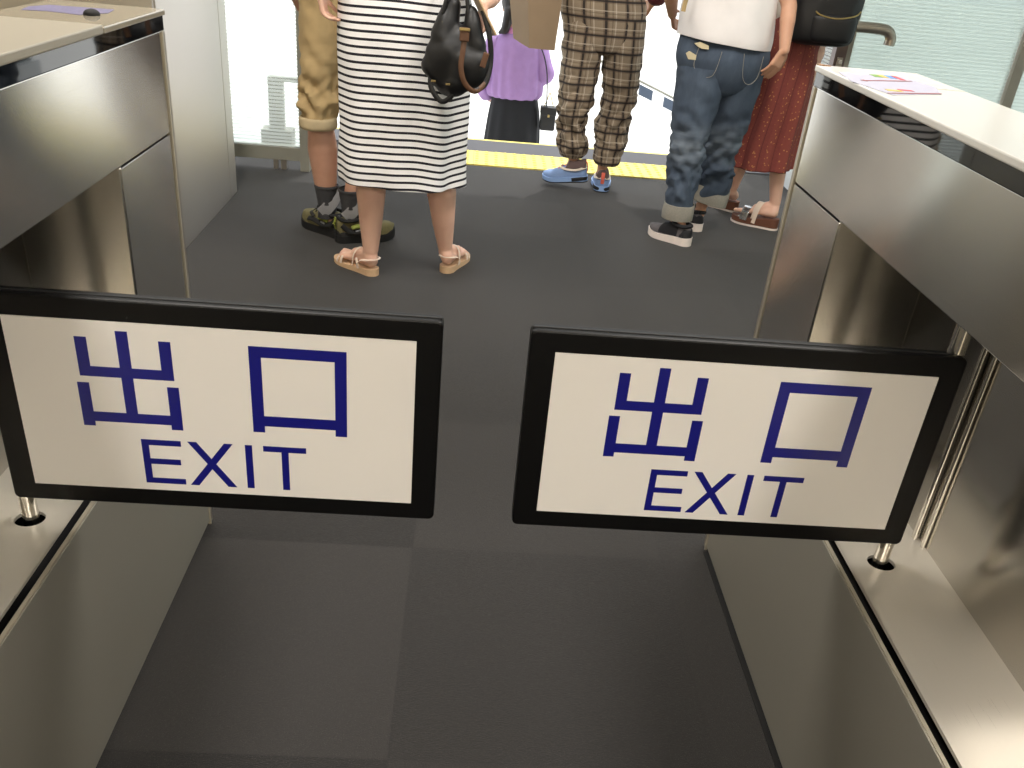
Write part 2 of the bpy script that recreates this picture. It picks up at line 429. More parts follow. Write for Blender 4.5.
def blob(shapes, voxel=0.006, smooth=6, wr=None):
    bm = bmesh.new()
    for s in shapes:
        if s[0] == 'c': capsule_into(bm, *s[1:])
        else: ell_into(bm, *s[1:])
    me = bpy.data.meshes.new('b'); bm.to_mesh(me); bm.free()
    me = eval_mods(me, [('REMESH', dict(mode='VOXEL', voxel_size=voxel)), ('SMOOTH', dict(factor=0.5, iterations=smooth))])
    if wr:
        ns = [v.normal.copy() for v in me.vertices]
        for v, n in zip(me.vertices, ns): v.co += n * wr(v.co)
    uvl = me.uv_layers.new(name='UVMap')
    for lp in me.loops:
        co = me.vertices[lp.vertex_index].co; uvl.data[lp.index].uv = (co.x, co.z)
    for p in me.polygons: p.use_smooth = True
    return me
def wrk(amp, sx=9, sz=22, seed=0.0):
    def f(co): return amp * noise.noise(V((co.x * sx + seed, co.y * sx, co.z * sz + co.x * 6)))
    return f

# ---------------------------------------------------------------- room shell
struct(box('floor', 'carpet', (-3.0, 1.98, -3.5, 5.27, -0.12, 0.0), bevel=0))
ta = box('floor_exit_side', 'carpet', (-0.95, 1.98, 5.27, 5.93, -0.12, -0.004), bevel=0); ta.name = 'floor'; struct(ta)
struct(box('floor', 'carpet', (1.98, 3.4, -3.5, 4.95, -0.12, 0.0), bevel=0))
struct(box('ceiling', 'ceil', (-3.0, 3.4, -3.5, 5.6, 3.0, 3.1), bevel=0))
struct(box('wall_back', 'cream', (-3.0, 3.4, -3.6, -3.5, 0, 3.0), bevel=0))
struct(box('wall_left', 'cream', (-3.1, -3.0, -3.6, 4.95, 0, 3.0), bevel=0))
struct(box('wall_right', 'glass_right', (3.4, 3.43, 1.2, 4.95, 0, 3.0), bevel=0))
struct(box('wall_right', 'cream', (3.4, 3.5, -3.6, 1.2, 0, 3.0), bevel=0))
# yellow tactile strip with raised domes, grey threshold, yellow edge
def tactile_strip():
    bm = bmesh.new(); box_into(bm, -0.74, 1.60, 5.28, 5.62, -0.004, 0.006)
    for i in range(38):
        for j in range(6):
            s = bmesh.ops.create_cone(bm, cap_ends=True, segments=8, radius1=0.014, radius2=0.008, depth=0.006)
            bmesh.ops.translate(bm, vec=(-0.70 + i * 0.06, 5.305 + j * 0.058, 0.009), verts=s['verts'])
    return finish(bm, False)
o = link('tactile_strip', tactile_strip(), 'yellow'); tag(o, 'yellow tactile paving strip across the floor at the top of the exit', 'tactile paving')
o = box('threshold_strip', 'grey_band', (-0.93, 1.96, 5.62, 5.93, -0.004, 0.004), bevel=0); tag(o, 'smooth grey threshold strip between yellow paving and yellow step edge', 'threshold')
o = box('step_nosing', 'yellow', (-0.93, 1.96, 5.93, 5.965, -0.03, 0.005), bevel=0.003); tag(o, 'thin yellow edge strip at the very top of the steps', 'nosing')
# steps down to the sunlit concourse
bs = []
for k in range(12): bs.append((-0.93, 1.96, 5.965 + 0.27 * k, 5.965 + 0.27 * (k + 1), -2.8, -0.20 * (k + 1)))
o = boxes('steps', 'concrete', bs, bevel=0); tag(o, 'flight of pale steps leading down from the exit into the bright outdoors', 'steps')
struct(box('ground', 'concrete', (-60, 60, 5.0, 90, -2.9, -2.5), bevel=0))
# low white balustrades beside the flight
def balustrade(x, label, slots):
    t = thing('balustrade', label, 'balustrade', (x, 6.0, 0))
    box('base_wall', 'white_base', (x - 0.03, x + 0.09, 5.0, 6.6, -0.2, 0.17), t)
    box('glass_panel', 'glass_left', (x + 0.02, x + 0.03, 5.0, 6.6, 0.17, 1.05), t, bevel=0)
    tube('handrail', 'rail_pale', [(x + 0.025, 5.0, 1.07), (x + 0.025, 6.6, 1.07)], 0.02, t, smooth=0)
balustrade(1.985, 'white based glass balustrade running out past the right edge of the steps', True)
# railing beyond, down on the concourse
t = thing('outdoor_railing', 'distant railing with dark blue-grey panels out beyond the steps', 'railing', (1.5, 10.2, -2.5))
a0 = V((1.0, 9.3, 0.18)); a1 = V((2.6, 9.3, -0.42))
tube('handrail', 'rail', [a0 + V((0, 0, .03)), a1 + V((0, 0, .03))], 0.012, t, smooth=0)
for s0, s1 in ((0.26, 0.37), (0.41, 0.50), (0.58, 0.70)):
    p = a0.lerp(a1, s0); q = a0.lerp(a1, s1)
    bm = bmesh.new()
    vs_ = [bm.verts.new(c) for c in ((p.x, 9.28, p.z), (q.x, 9.28, q.z), (q.x, 9.28, q.z - .10), (p.x, 9.28, p.z - .10), (p.x, 9.32, p.z), (q.x, 9.32, q.z), (q.x, 9.32, q.z - .10), (p.x, 9.32, p.z - .10))]
    for f in ((0, 1, 2, 3), (7, 6, 5, 4), (0, 4, 5, 1), (1, 5, 6, 2), (2, 6, 7, 3), (3, 7, 4, 0)): bm.faces.new([vs_[i] for i in f])
    link('infill_panel', finish(bm, False), 'dark_blue_grey', t)
for s0 in (0.05, 0.95):
    p = a0.lerp(a1, s0); tube('post', 'rail_pale', [p, (p.x, 9.3, -2.5)], 0.02, t, smooth=0)

# left glazed screen
t = thing('glass_screen', 'frosted striped glass screen in a grey frame, left of the exit, behind the khaki trousers', 'glass screen', (-1.9, 4.88, 0))
box('bottom_rail', 'rail', (-3.0, -0.955, 4.85, 4.90, 0.055, 0.125), t)
box('post', 'rail', (-0.955, -0.905, 4.845, 4.905, 0.0, 2.9), t)
box('top_rail', 'rail', (-3.0, -0.955, 4.85, 4.90, 2.85, 3.0), t)
box('glass', 'glass_left', (-3.0, -0.955, 4.870, 4.880, 0.125, 2.85), t, bevel=0)
boxes('foot', 'rail_pale', [(-1.105, -1.08, 4.86, 4.89, 0, 0.055), (-1.065, -1.035, 4.86, 4.89, 0, 0.055)], t)
o = box('floor', 'white_base', (-3.0, -0.95, 4.935, 5.6, -0.12, -0.002), bevel=0); struct(o)
t = thing('outdoor_post', 'blurred grey-green post with a crossbar seen through the left frosted glass', 'post', (-1.2, 5.4, 0))
box('upright', 'rail', (-1.235, -1.15, 5.37, 5.43, 0, 0.40), t); box('crossbar', 'rail', (-1.15, -1.0, 5.38, 5.42, 0.375, 0.40), t)
box('base_plate', 'rail', (-1.28, -1.10, 5.34, 5.46, -0.002, 0.10), t)

# right glazed door and screen
t = thing('glass_door', 'pale teal striped glass door with brown lock stile behind the right gate', 'glass door', (2.4, 4.9, 0))
box('lock_stile', 'door_brown', (1.885, 1.945, 4.87, 4.93, 0.0, 2.9), t)
box('edge_stile', 'rail', (1.947, 1.975, 4.88, 4.92, 0.0, 2.9), t)
box('glass', 'glass_right', (1.975, 2.87, 4.895, 4.905, 0.08, 2.82), t, bevel=0)
box('bottom_rail', 'rail', (1.975, 2.87, 4.88, 4.92, 0.0, 0.08), t); box('top_rail', 'rail', (1.975, 2.87, 4.88, 4.92, 2.82, 2.9), t)
lk = box('lock_plate', 'rail_pale', (1.900, 1.930, 4.862, 4.872, 0.745, 0.83), t)
for z in (0.765, 0.81): cyl('lock_cylinder', 'chrome', (1.915, 4.864, z), (1.915, 4.852, z), 0.011, lk)
t = thing('glass_screen', 'pale teal glass panel beyond the upright grey frame at the far right edge', 'glass screen', (3.1, 4.9, 0))
box('post', 'rail_pale', (2.875, 2.93, 4.87, 4.93, 0.0, 2.9), t)
box('glass', 'glass_right', (2.93, 3.4, 4.895, 4.905, 0.0, 2.9), t, bevel=0)
t = thing('handrail', 'curved satin steel handrail end bending down in front of the teal glass door', 'handrail', (1.9, 4.7, 0))
tube('rail', 'rail_pale', [(1.72, 4.71, 1.0), (1.80, 4.70, 1.0), (1.90, 4.7, 1.0), (1.99, 4.7, 1.0), (2.055, 4.7, 0.992), (2.082, 4.7, 0.96), (2.082, 4.7, 0.925)], 0.027, t, seg=20)
cyl('bracket', 'rail_pale', (1.92, 4.7, 1.0), (1.92, 4.868, 1.0), 0.012, t)

# tall pale pillar on the left
t = thing('pillar', 'tall pale beige metal pillar standing behind the left gate', 'pillar', (-1.5, 3.9, 0))
box('panel', 'pillar', (-1.9, -1.185, 3.46, 4.262, 0.0, 2.98), t, bevel=0.002)
box('edge_strip', 'pillar', (-1.9, -1.185, 4.268, 4.385, 0.0, 2.98), t, bevel=0.004)
box('side_trim', 'pillar', (-1.9, -1.19, 3.44, 3.458, 0.0, 2.98), t, bevel=0.002)

# ceiling lamps, out of view; the far pair is added to brighten the people
for lx, ly in ((-0.9, -2.6), (1.1, -2.6), (-0.9, 2.3), (1.1, 2.3)):
    t = thing('ceiling_light', 'unseen recessed rectangular ceiling lamp above the ticket gates', 'ceiling light', (lx, ly, 3.0), 'ceiling lamps')
    g = G('lamp_diffuser'); g.b.inputs['Emission Color'].default_value = (1, .85, .66, 1); g.b.inputs['Emission Strength'].default_value = 4.0
    boxes('frame', 'rail_pale', [(lx - .19, lx - .16, ly - .69, ly + .69, 2.95, 3.0), (lx + .16, lx + .19, ly - .69, ly + .69, 2.95, 3.0), (lx - .16, lx + .16, ly - .69, ly - .66, 2.95, 3.0), (lx - .16, lx + .16, ly + .66, ly + .69, 2.95, 3.0)], t)
    box('diffuser', g.m, (lx - .16, lx + .16, ly - .66, ly + .66, 2.975, 2.995), t)

# ---------------------------------------------------------------- ticket gates
SK = 0.9866
GW, GH = 0.645 * SK, 0.345 * SK
def sign_glyphs(dx):
    q = []
    R_ = lambda x0, x1, z0, z1: q.append((x0 + dx, x1 + dx, z0, z1))
    # upper half: three uprights joined by a bar, lower half: two uprights and the bar
    R_(0.137, 0.1535, 0.225, 0.287); R_(0.2525, 0.269, 0.225, 0.287); R_(0.137, 0.269, 0.225, 0.241)
    R_(0.1945, 0.211, 0.152, 0.299)
    R_(0.131, 0.1475, 0.142, 0.214); R_(0.2575, 0.274, 0.142, 0.214); R_(0.131, 0.274, 0.150, 0.166)
    # square
    R_(0.377, 0.394, 0.147, 0.289); R_(0.498, 0.515, 0.147, 0.289); R_(0.377, 0.515, 0.272, 0.289); R_(0.377, 0.515, 0.158, 0.175)
    return q
M['label_lilac'] = plain('lilac_printed_label', (112, 108, 140), 0.4, 0, 0.5, 260)
M['label_white'] = plain('pale_lavender_label', (176, 174, 192), 0.4, 0, 0.05, 60)
M['swatch_green'] = plain('green_print', (110, 150, 60), 0.5); M['swatch_yellow'] = plain('yellow_print', (200, 176, 84), 0.5)
M['swatch_blue'] = plain('blue_print', (70, 130, 200), 0.5); M['swatch_red'] = plain('red_print', (190, 70, 80), 0.5); M['arrow_red'] = plain('dark_red_print', (150, 60, 50), 0.5)
def sheet(name, mat, pts, z, parent, th=0.0004):
    bm = bmesh.new(); a = [bm.verts.new((x, y, z)) for x, y in pts]; b = [bm.verts.new((x, y, z + th)) for x, y in pts]; n = len(pts)
    bm.faces.new(a); bm.faces.new(b[::-1])
    for i in range(n): bm.faces.new((a[i], a[(i + 1) % n], b[(i + 1) % n], b[i]))
    return link(name, finish(bm, False), mat, parent)
def make_gate(side, label):
    """side +1 right, -1 left.  xf = aisle face"""
    xf = 0.638 if side > 0 else -0.578
    def X(d): return xf + side * d           # d = depth into the cabinet
    def bx(d0, d1, *r):
        a, b = sorted((X(d0), X(d1))); return (a, b) + r
    Y0, Y1 = -0.75, 1.722
    D = 0.192
    t = thing('ticket_gate', label, 'ticket gate', (X(D / 2), 0.5, 0))
    # lower box with its lip, slot and ledge
    box('base_panel', 'steel_base', bx(0, 0.003, Y0, Y1 - 0.02, 0.012, 0.452), t, bevel=0.0008)
    box('base_lip', 'lip', bx(0.003, 0.009, Y0, 1.44, 0.42, 0.4535), t, bevel=0)
    box('base_core', 'gap', bx(0.0095, D - 0.013, Y0 + 0.01, 1.44, 0.012, 0.37), t, bevel=0)
    box('plinth', 'gap', bx(0.006, D - 0.01, Y0 + 0.01, Y1 - 0.01, 0.0, 0.012), t, bevel=0)
    if side > 0: box('floor_gap_strip', 'gap', bx(-0.008, 0.006, Y0, Y1 - 0.03, 0.0, 0.003), t, bevel=0)  # black strip drawn for the dark gap between base and carpet
    # ledge with the oval hole where the flap pole goes down
    hx, hy = X(0.083), 1.119
    bm = bmesh.new()
    a, b = sorted((X(0.026), X(D - 0.012)))
    outer = []; inner = []
    angs = sorted([2 * PI * k / 32 for k in range(32)] + [math.atan2(cy_ - hy, cx_ - hx) % (2 * PI) for cx_ in (a, b) for cy_ in (.95, 1.44)])
    n = len(angs)
    for an in angs:
        c, s_ = math.cos(an), math.sin(an)
        inner.append((hx + 0.023 * c, hy + 0.003 + 0.020 * s_))
        tx = ((b - hx) if c > 0 else (a - hx)) / c if abs(c) > 1e-6 else 1e9
        ty = ((1.44 - hy) if s_ > 0 else (0.95 - hy)) / s_ if abs(s_) > 1e-6 else 1e9
        tt = min(abs(tx), abs(ty)); outer.append((hx + c * tt, hy + s_ * tt))
    vi = [[bm.verts.new((x, y, z)) for x, y in inner] for z in (0.452, 0.446)]
    vo = [[bm.verts.new((x, y, z)) for x, y in outer] for z in (0.452, 0.446)]
    for k in range(n):
        j = (k + 1) % n
        bm.faces.new((vi[0][k], vi[0][j], vo[0][j], vo[0][k])); bm.faces.new((vi[1][k], vo[1][k], vo[1][j], vi[1][j])); bm.faces.new((vi[0][k], vi[1][k], vi[1][j], vi[0][j]))
    box_into(bm, a, b, Y0, 0.95, 0.446, 0.452)
    link('ledge', finish(bm, False), 'steel_ledge', t)
    # recess
    box('recess_panel', 'steel', bx(D - 0.012, D - 0.004, Y0, 1.44, 0.446, 0.934), t, bevel=0.0008)
    box('recess_side', 'steel', bx(0.002, D - 0.004, 1.442, 1.450, 0.436, 0.934), t, bevel=0.001)
    box('end_panel', 'steel', bx(0.0, 0.004, 1.446, Y1 - 0.02, 0.446, 0.929), t, bevel=0.001)
    cyl('guide_rod', 'steel_smooth', (X(D - 0.018), 1.196, 0.452), (X(D - 0.018), 1.196, 0.935), 0.006, t, 16)
    cyl('guide_rod', 'steel_smooth', (X(D - 0.016), 1.170, 0.452), (X(D - 0.016), 1.170, 0.935), 0.004, t, 16)
    # upper housing
    box('upper_panel', 'steel', bx(0, D, Y0, Y1 - 0.02, 0.933, 1.1125), t, bevel=0.0012)
    box('trim_band', 'black_gloss', bx(0.0005, D - 0.0005, Y0, Y1 - 0.001, 1.1128, 1.1375), t, bevel=0.0004)
    # end frame: an upright plate with a bright rim
    boxes('end_plate', 'rail_pale', [bx(-0.001, D, Y1 - 0.017, Y1 - 0.001, 0.0, 1.112)], t, bevel=0.002)
    box('end_rim', 'lip', bx(-0.003, 0.004, Y1 - 0.0215, Y1 - 0.0165, 0.0, 1.112), t, bevel=0.001)
    # outer side
    box('outer_panel', 'steel', bx(D - 0.004, D, Y0, Y1 - 0.02, 0.012, 0.9325), t, bevel=0.001)
    # top
    if side > 0:
        tp = box('top_cover', 'top_glass', bx(-0.004, D + 0.003, Y0, Y1 + 0.001, 1.138, 1.150), t, bevel=0.0025)
        box('seam', 'edge', bx(-0.0045, D, 1.528, 1.530, 1.1485, 1.1505), tp, bevel=0)
    else:
        box('top_cover', 'cover', bx(-0.004, D + 0.003, Y0, 1.438, 1.138, 1.152), t, bevel=0.0025)
        box('glass_top', 'top_left', bx(-0.004, D + 0.003, 1.440, Y1 + 0.001, 1.138, 1.148), t, bevel=0.002)
    if side > 0:
        sheet('label_sheet', 'label_white', [(.648, 1.640), (.772, 1.650), (.786, 1.545), (.760, 1.468), (.655, 1.415), (.632, 1.530)], 1.1502, tp)
        for c_, (x0, x1, y0, y1) in (('swatch_green', (.706, .720, 1.612, 1.642)), ('swatch_yellow', (.721, .732, 1.614, 1.643)), ('swatch_blue', (.733, .745, 1.610, 1.644)), ('swatch_red', (.747, .757, 1.600, 1.645)), ('swatch_yellow', (.664, .690, 1.455, 1.470)), ('swatch_red', (.690, .715, 1.470, 1.482))):
            sheet('label_print', c_, [(x0, y0), (x1, y0), (x1, y1), (x0, y1)], 1.1507, tp)
        sheet('label_arrow', 'arrow_red', [(.655, 1.552), (.664, 1.560), (.664, 1.5545), (.764, 1.596), (.765, 1.592), (.664, 1.5495), (.665, 1.544)], 1.1509, tp)
        sheet('label_arrow', 'arrow_red', [(.652, 1.430), (.760, 1.473), (.761, 1.469), (.653, 1.426)], 1.1509, tp)
        boxes('corner_clips', 'tan_leather', [bx(-0.002, 0.010, Y1 - 0.012, Y1, 1.150, 1.152), bx(0.012, 0.022, Y1 - 0.010, Y1 - .001, 1.150, 1.1515)], tp, bevel=0.0004)
    else:
        sheet('label_sheet', 'label_lilac', [(-.748, 1.552), (-.757, 1.600), (-.741, 1.640), (-.637, 1.652), (-.628, 1.600), (-.655, 1.550), (-.711, 1.562)], 1.1482, t)
        link('sensor_bump', blob([('e', (-.640, 1.562, 1.149), (0.013, 0.016, 0.009))], 0.002, 2), 'gap', t)
    # flap on its pole
    P = [(-0.352 * SK - GW / 2 + 0.002, 1.100), (0.422 * SK - GW / 2 - 0.002, 1.107)]
    gx, gy = P[1] if side > 0 else P[0]
    gz = 0.5020 if side > 0 else 0.5082
    dx = -0.002 if side > 0 else -0.005
    px = hx
    pole = cyl('pole', 'steel_smooth', (px, hy + 0.007, 0.38), (px, hy + 0.007, 0.934), 0.0122, t, 28)
    f = None
    bm = bmesh.new(); box_into(bm, gx, gx + GW, gy, gy + 0.026, gz, gz + GH)
    vert = [e for e in bm.edges if abs(e.verts[0].co.x - e.verts[1].co.x) < 1e-6 and abs(e.verts[0].co.z - e.verts[1].co.z) < 1e-6]
    bmesh.ops.bevel(bm, geom=vert, offset=0.009, segments=5, profile=0.5, affect='EDGES')
    f = link('flap', finish(bm, False, 0.003, 2, 50), 'frame', t)
    fr = bmesh.new()
    box_into(fr, gx + 0.002, gx + GW - 0.002, gy + 0.010, gy + 0.0135, gz + GH - 0.0045, gz + GH + 0.0015)
    link('flap_groove', finish(fr, True, 0.0008), 'rubber', f)
    box('sign_face', 'sign', (gx + (0.038 + dx * .3) * SK, gx + 0.6085 * SK, gy - 0.0018, gy + 0.002, gz + 0.031 * SK, gz + 0.3125 * SK), f, bevel=0.0006)
    bm = bmesh.new()
    for k, (x0, x1, z0, z1) in enumerate(sign_glyphs(dx)):
        box_into(bm, gx + x0 * SK, gx + x1 * SK, gy - 0.0026 - 0.00002 * k, gy - 0.001, gz + z0 * SK, gz + z1 * SK)
    # EXIT
    zt, zb = 0.1225, 0.0445
    def R_(x0, x1, z0, z1, k=0): box_into(bm, gx + (x0 + dx) * SK, gx + (x1 + dx) * SK, gy - 0.0026 - 0.00002 * k, gy - 0.001, gz + z0 * SK, gz + z1 * SK)
    R_(.210, .2205, zb, zt); R_(.210, .268, zt - .0095, zt, 1); R_(.210, .265, .0795, .089, 2); R_(.210, .2695, zb, zb + .0095, 3)
    for k, (xa, xb) in enumerate(((.278, .3335), (.3315, .2765))):
        w_ = 0.0128
        pts = [(xa, zt), (xa + w_, zt), (xb + w_, zb), (xb, zb)]
        vv = [[bm.verts.new((gx + (x + dx) * SK, y, gz + z * SK)) for x, z in pts] for y in (gy - 0.0027 - 0.00003 * k, gy - 0.001)]
        bm.faces.new(vv[0]); bm.faces.new(vv[1][::-1])
        for i in range(4): bm.faces.new((vv[0][i], vv[1][i], vv[1][(i + 1) % 4], vv[0][(i + 1) % 4]))
    R_(.3625, .373, zb, zt); R_(.3895, .4535, zt - .0095, zt); R_(.4165, .427, zb, zt, 2)
    link('lettering', finish(bm, False), 'blue', f)
    # hinge clamps holding the flap on the pole
    for z in (gz + 0.05, gz + GH - 0.06):
        xa, xb = sorted((px - side * 0.02, px + side * 0.012))
        box('hinge_clamp', 'frame', (xa, xb, gy + 0.024, gy + 0.036, z, z + 0.03), f, bevel=0.002)
    return t
make_gate(1, 'brushed steel ticket gate on the right, its black-framed exit flap reaching in from the right')
make_gate(-1, 'brushed steel ticket gate on the left, its black-framed exit flap reaching in from the left')

# ---------------------------------------------------------------- people
def seg_dir(a, b): return (V(b) - V(a)).normalized()
def hand_shapes(wrist, d, palm, curl=0.5, sc_=1.0, thumb=1, spread=0.05):
    """d: pointing direction, palm: direction the palm faces, thumb side = cross(d, palm)*thumb"""
    d = V(d).normalized(); palm = V(palm); palm = (palm - d * palm.dot(d)).normalized(); s = d.cross(palm).normalized() * thumb
    w_ = V(wrist); S = []
    k = sc_
    for q in (-0.026, -0.009, 0.009, 0.026):
        S.append(('c', w_ + d * 0.01 * k + s * q * 0.6 * k, w_ + d * 0.075 * k + s * q * k, 0.0125 * k, 0.0115 * k))
    lens = (0.070, 0.078, 0.073, 0.058)
    for i, q in enumerate((0.029, 0.010, -0.010, -0.028)):
        p = w_ + d * 0.078 * k + s * q * k; ang = 0.10 + 0.05 * i
        dirv = (d + s * spread * (1.5 - i) * 0.5).normalized()
        L = lens[i] * k; r = 0.0088 * k
        for j, fr in enumerate((0.45, 0.30, 0.25)):
            ang += curl * (0.75, 0.8, 0.5)[j]
            dv = (dirv * math.cos(ang) + palm * math.sin(ang)).normalized()
            q2 = p + dv * L * fr; S.append(('c', p, q2, r, r * 0.93)); p = q2; r *= 0.93
    p = w_ + d * 0.02 * k + s * 0.026 * k
    dv = (d * 0.75 + s * 0.55 + palm * 0.35).normalized(); r = 0.0115 * k
    for j, L in enumerate((0.034, 0.030, 0.024)):
        q2 = p + dv * L * k; S.append(('c', p, q2, r, r * 0.9)); p = q2; r *= 0.9
        dv = (dv + d * 0.25 + palm * 0.12).normalized()
    return S
def head_shapes(c, face, up=(0, 0, 1), k=1.0):
    c = V(c); f = V(face).normalized(); u = V(up); s = f.cross(u).normalized()
    rot = Matrix((s, f, u)).transposed()
    S = [('e', c + u * 0.02 * k, (0.075 * k, 0.092 * k, 0.095 * k), rot), ('e', c + f * 0.022 * k - u * 0.045 * k, (0.056 * k, 0.062 * k, 0.066 * k), rot)]
    S.append(('c', c + f * 0.088 * k + u * 0.01 * k, c + f * 0.104 * k - u * 0.022 * k, 0.008 * k, 0.013 * k))
    S.append(('e', c + f * 0.082 * k - u * 0.052 * k, (0.024 * k, 0.008 * k, 0.008 * k), rot))
    for q in (-1, 1): S.append(('e', c + s * q * 0.076 * k - u * 0.01 * k, (0.010 * k, 0.018 * k, 0.030 * k), rot))
    return S
def person(label, J, mat, k=1.0, voxel=0.006, barefoot=False, loc=None):
    """J: joints in metres. returns the thing; its body is one continuous mesh"""
    hL, hR = V(J['hipL']), V(J['hipR']); pel = (hL + hR) / 2
    t = thing('person', label, 'person', loc or (pel.x, pel.y, J.get('ground', 0.0)))
    S = []
    ch, nk, hd = V(J['chest']), V(J['neck']), V(J['head'])
    face = V(J.get('face', (0, 1, 0)))
    rt = (hR - hL).normalized()
    S.append(('c', hL + V((0, 0, .05)), hR + V((0, 0, .05)), 0.085 * k, 0.085 * k))
    for q in (-1, 1):
        S.append(('c', pel + rt * q * 0.055 + V((0, 0, .10)), ch + rt * q * 0.06, 0.08 * k, 0.085 * k))
    S.append(('c', V(J['shL']), V(J['shR']), 0.055 * k, 0.055 * k)); S.append(('c', ch, nk, 0.09 * k, 0.055 * k)); S.append(('c', nk - V((0, 0, .03)), hd - V((0, 0, .04)), 0.05 * k, 0.048 * k))
    S += head_shapes(hd, face, k=k)
    for s_ in 'LR':
        hip, kn, an = V(J['hip' + s_]), V(J['kn' + s_]), V(J['an' + s_])
        ck = J.get('calf', 1.0); S.append(('c', hip, kn, 0.078 * k, 0.050 * k)); S.append(('c', kn, kn.lerp(an, 0.3), 0.049 * k, 0.051 * k * ck))
        ck = J.get('calf', 1.0); S.append(('c', kn.lerp(an, 0.3), kn.lerp(an, 0.65), 0.051 * k * ck, 0.040 * k * ck)); S.append(('c', kn.lerp(an, 0.65), an + V((0, 0, .02)), 0.040 * k * ck, 0.031 * k * (1 + (ck - 1) * .4)))
        he, fd, L = V(J['heel' + s_]), V(J['foot' + s_]).normalized(), J.get('fl', 0.22)
        u = V((0, 0, 1)); side = fd.cross(u).normalized() * (1 if s_ == 'L' else -1)    # side = towards big toe
        S.append(('c', an, he + u * 0.03 + fd * 0.02, 0.030 * k, 0.029 * k)); S.append(('c', an + fd * .01, he + fd * L * (0.50 if barefoot else 0.40) + u * (0.035 if barefoot else 0.02), 0.030 * k, (0.026 if barefoot else 0.017) * k))
        S.append(('c', he + u * 0.028 + fd * 0.025, he + fd * L * 0.7 + u * 0.018, 0.027 * k, 0.017 * k))
        for q in (-0.02, 0.02): S.append(('c', he + fd * L * 0.45 + u * 0.022 + side * q * .6, he + fd * L * 0.74 + u * 0.014 + side * q, 0.018 * k, 0.014 * k))
        if barefoot:
            for i, (q, ln, r) in enumerate(((0.027, 0.055, 0.0115), (0.010, 0.054, 0.0085), (-0.004, 0.048, 0.008), (-0.017, 0.041, 0.0075), (-0.029, 0.032, 0.007))):
                p = he + fd * (L - 0.06 - 0.004 * i) + side * q + u * 0.014
                S.append(('c', p, p + fd * ln + u * -0.003, r * 1.05 * k, r * k))
        else: S.append(('c', he + fd * L * 0.7 + u * 0.018, he + fd * (L - .02) + u * 0.014, 0.022 * k, 0.016 * k))
        sh, el, wr_ = V(J['sh' + s_]), V(J['el' + s_]), V(J['wr' + s_])
        S.append(('c', sh, el, 0.047 * k, 0.036 * k)); S.append(('c', el, el.lerp(wr_, .35), 0.036 * k, 0.036 * k)); S.append(('c', el.lerp(wr_, .35), wr_, 0.035 * k, 0.024 * k))
        hk = J.get('hand' + s_, {})
        d = V(hk.get('d', tuple(wr_ - el))); S += hand_shapes(wr_, d, hk.get('palm', tuple(-rt if s_ == 'R' else rt)), hk.get('curl', 0.45), hk.get('k', 0.95) * k, hk.get('thumb', 1 if s_ == 'R' else -1))
    body = link('body', blob(S, voxel, 5), mat, t)
    for q in (-1, 1):
        s = face.cross(V((0, 0, 1))).normalized(); p = hd + face * 0.083 * k + s * q * 0.031 * k + V((0, 0, 0.012))
        link('eye', blob([('e', p, (0.012, 0.012, 0.010))], 0.003, 1), 'eye', t)
    return t
def hair(t, hd, face, mat, length=0.05, extra=(), k=1.0):
    f = V(face).normalized(); hd = V(hd)
    S = [('e', hd + V((0, 0, .035)) - f * 0.018, (0.086 * k, 0.096 * k, 0.088 * k)), ('e', hd - f * 0.055, (0.072 * k, 0.05 * k, 0.09 * k))]
    if length > 0.08:
        S.append(('c', hd - f * 0.05, hd - f * 0.06 - V((0, 0, length)), 0.07 * k, 0.045 * k))
    S += list(extra)
    return link('hair', blob(S, 0.007, 4, lambda co: 0.0035 * noise.noise(V((co.x * 90, co.y * 90, co.z * 8)))), mat, t)

# footwear: built in a frame with s along the foot, q across, z up
def foot_frame(heel, fd, pitch=0.0):
    fd = V(fd).normalized(); u = V((0, 0, 1)); s = fd.cross(u).normalized()      # s points to the right of the foot
    R_ = Matrix.Rotation(pitch, 3, s); f2 = R_ @ fd; u2 = R_ @ u
    return lambda a, b, c: V(heel) + f2 * a + s * b + u2 * c
def halfw(x, L, W, toe=2.2):
    """half-width of a foot outline, x 0..L"""
    t = max(0.0, min(1.0, x / L))
    a = 0.36 * W + (0.50 - 0.36) * W * (1 / (1 + math.exp(-(t - 0.45) * 12)))
    e = 1.0
    if t < 0.14: e = math.sqrt(max(0, 1 - ((0.14 - t) / 0.14) ** 2))
    if t > 0.68: e = (max(0, 1 - ((t - 0.68) / 0.32) ** toe)) ** 0.5
    return max(a * e, 0.003)
def sole(name, mat, fr, L, W, h, parent, z0=0.0, spring=0.012, grow=0.0, wedge=0.0, bevel=0.004):
    bm = bmesh.new(); n = 26; rows = []
    for i in range(n + 1):
        t = 0.5 - 0.5 * math.cos(PI * i / n); x = L * t; hw = halfw(x, L, W) + grow
        zz = z0 + spring * max(0, (t - 0.72) / 0.28) ** 2
        ht = h + wedge * max(0.0, 1 - t / 0.75)
        rows.append([bm.verts.new(fr(x - grow + 2 * grow * t, q, z)) for q, z in ((-hw, zz), (hw, zz), (hw, zz + ht), (-hw, zz + ht))])
    for a, b in zip(rows, rows[1:]):
        for k in range(4): bm.faces.new((a[k], a[(k + 1) % 4], b[(k + 1) % 4], b[k]))
    bm.faces.new(rows[0][::-1]); bm.faces.new(rows[-1])
    return link(name, finish(bm, True, bevel, 2, 50), mat, parent)
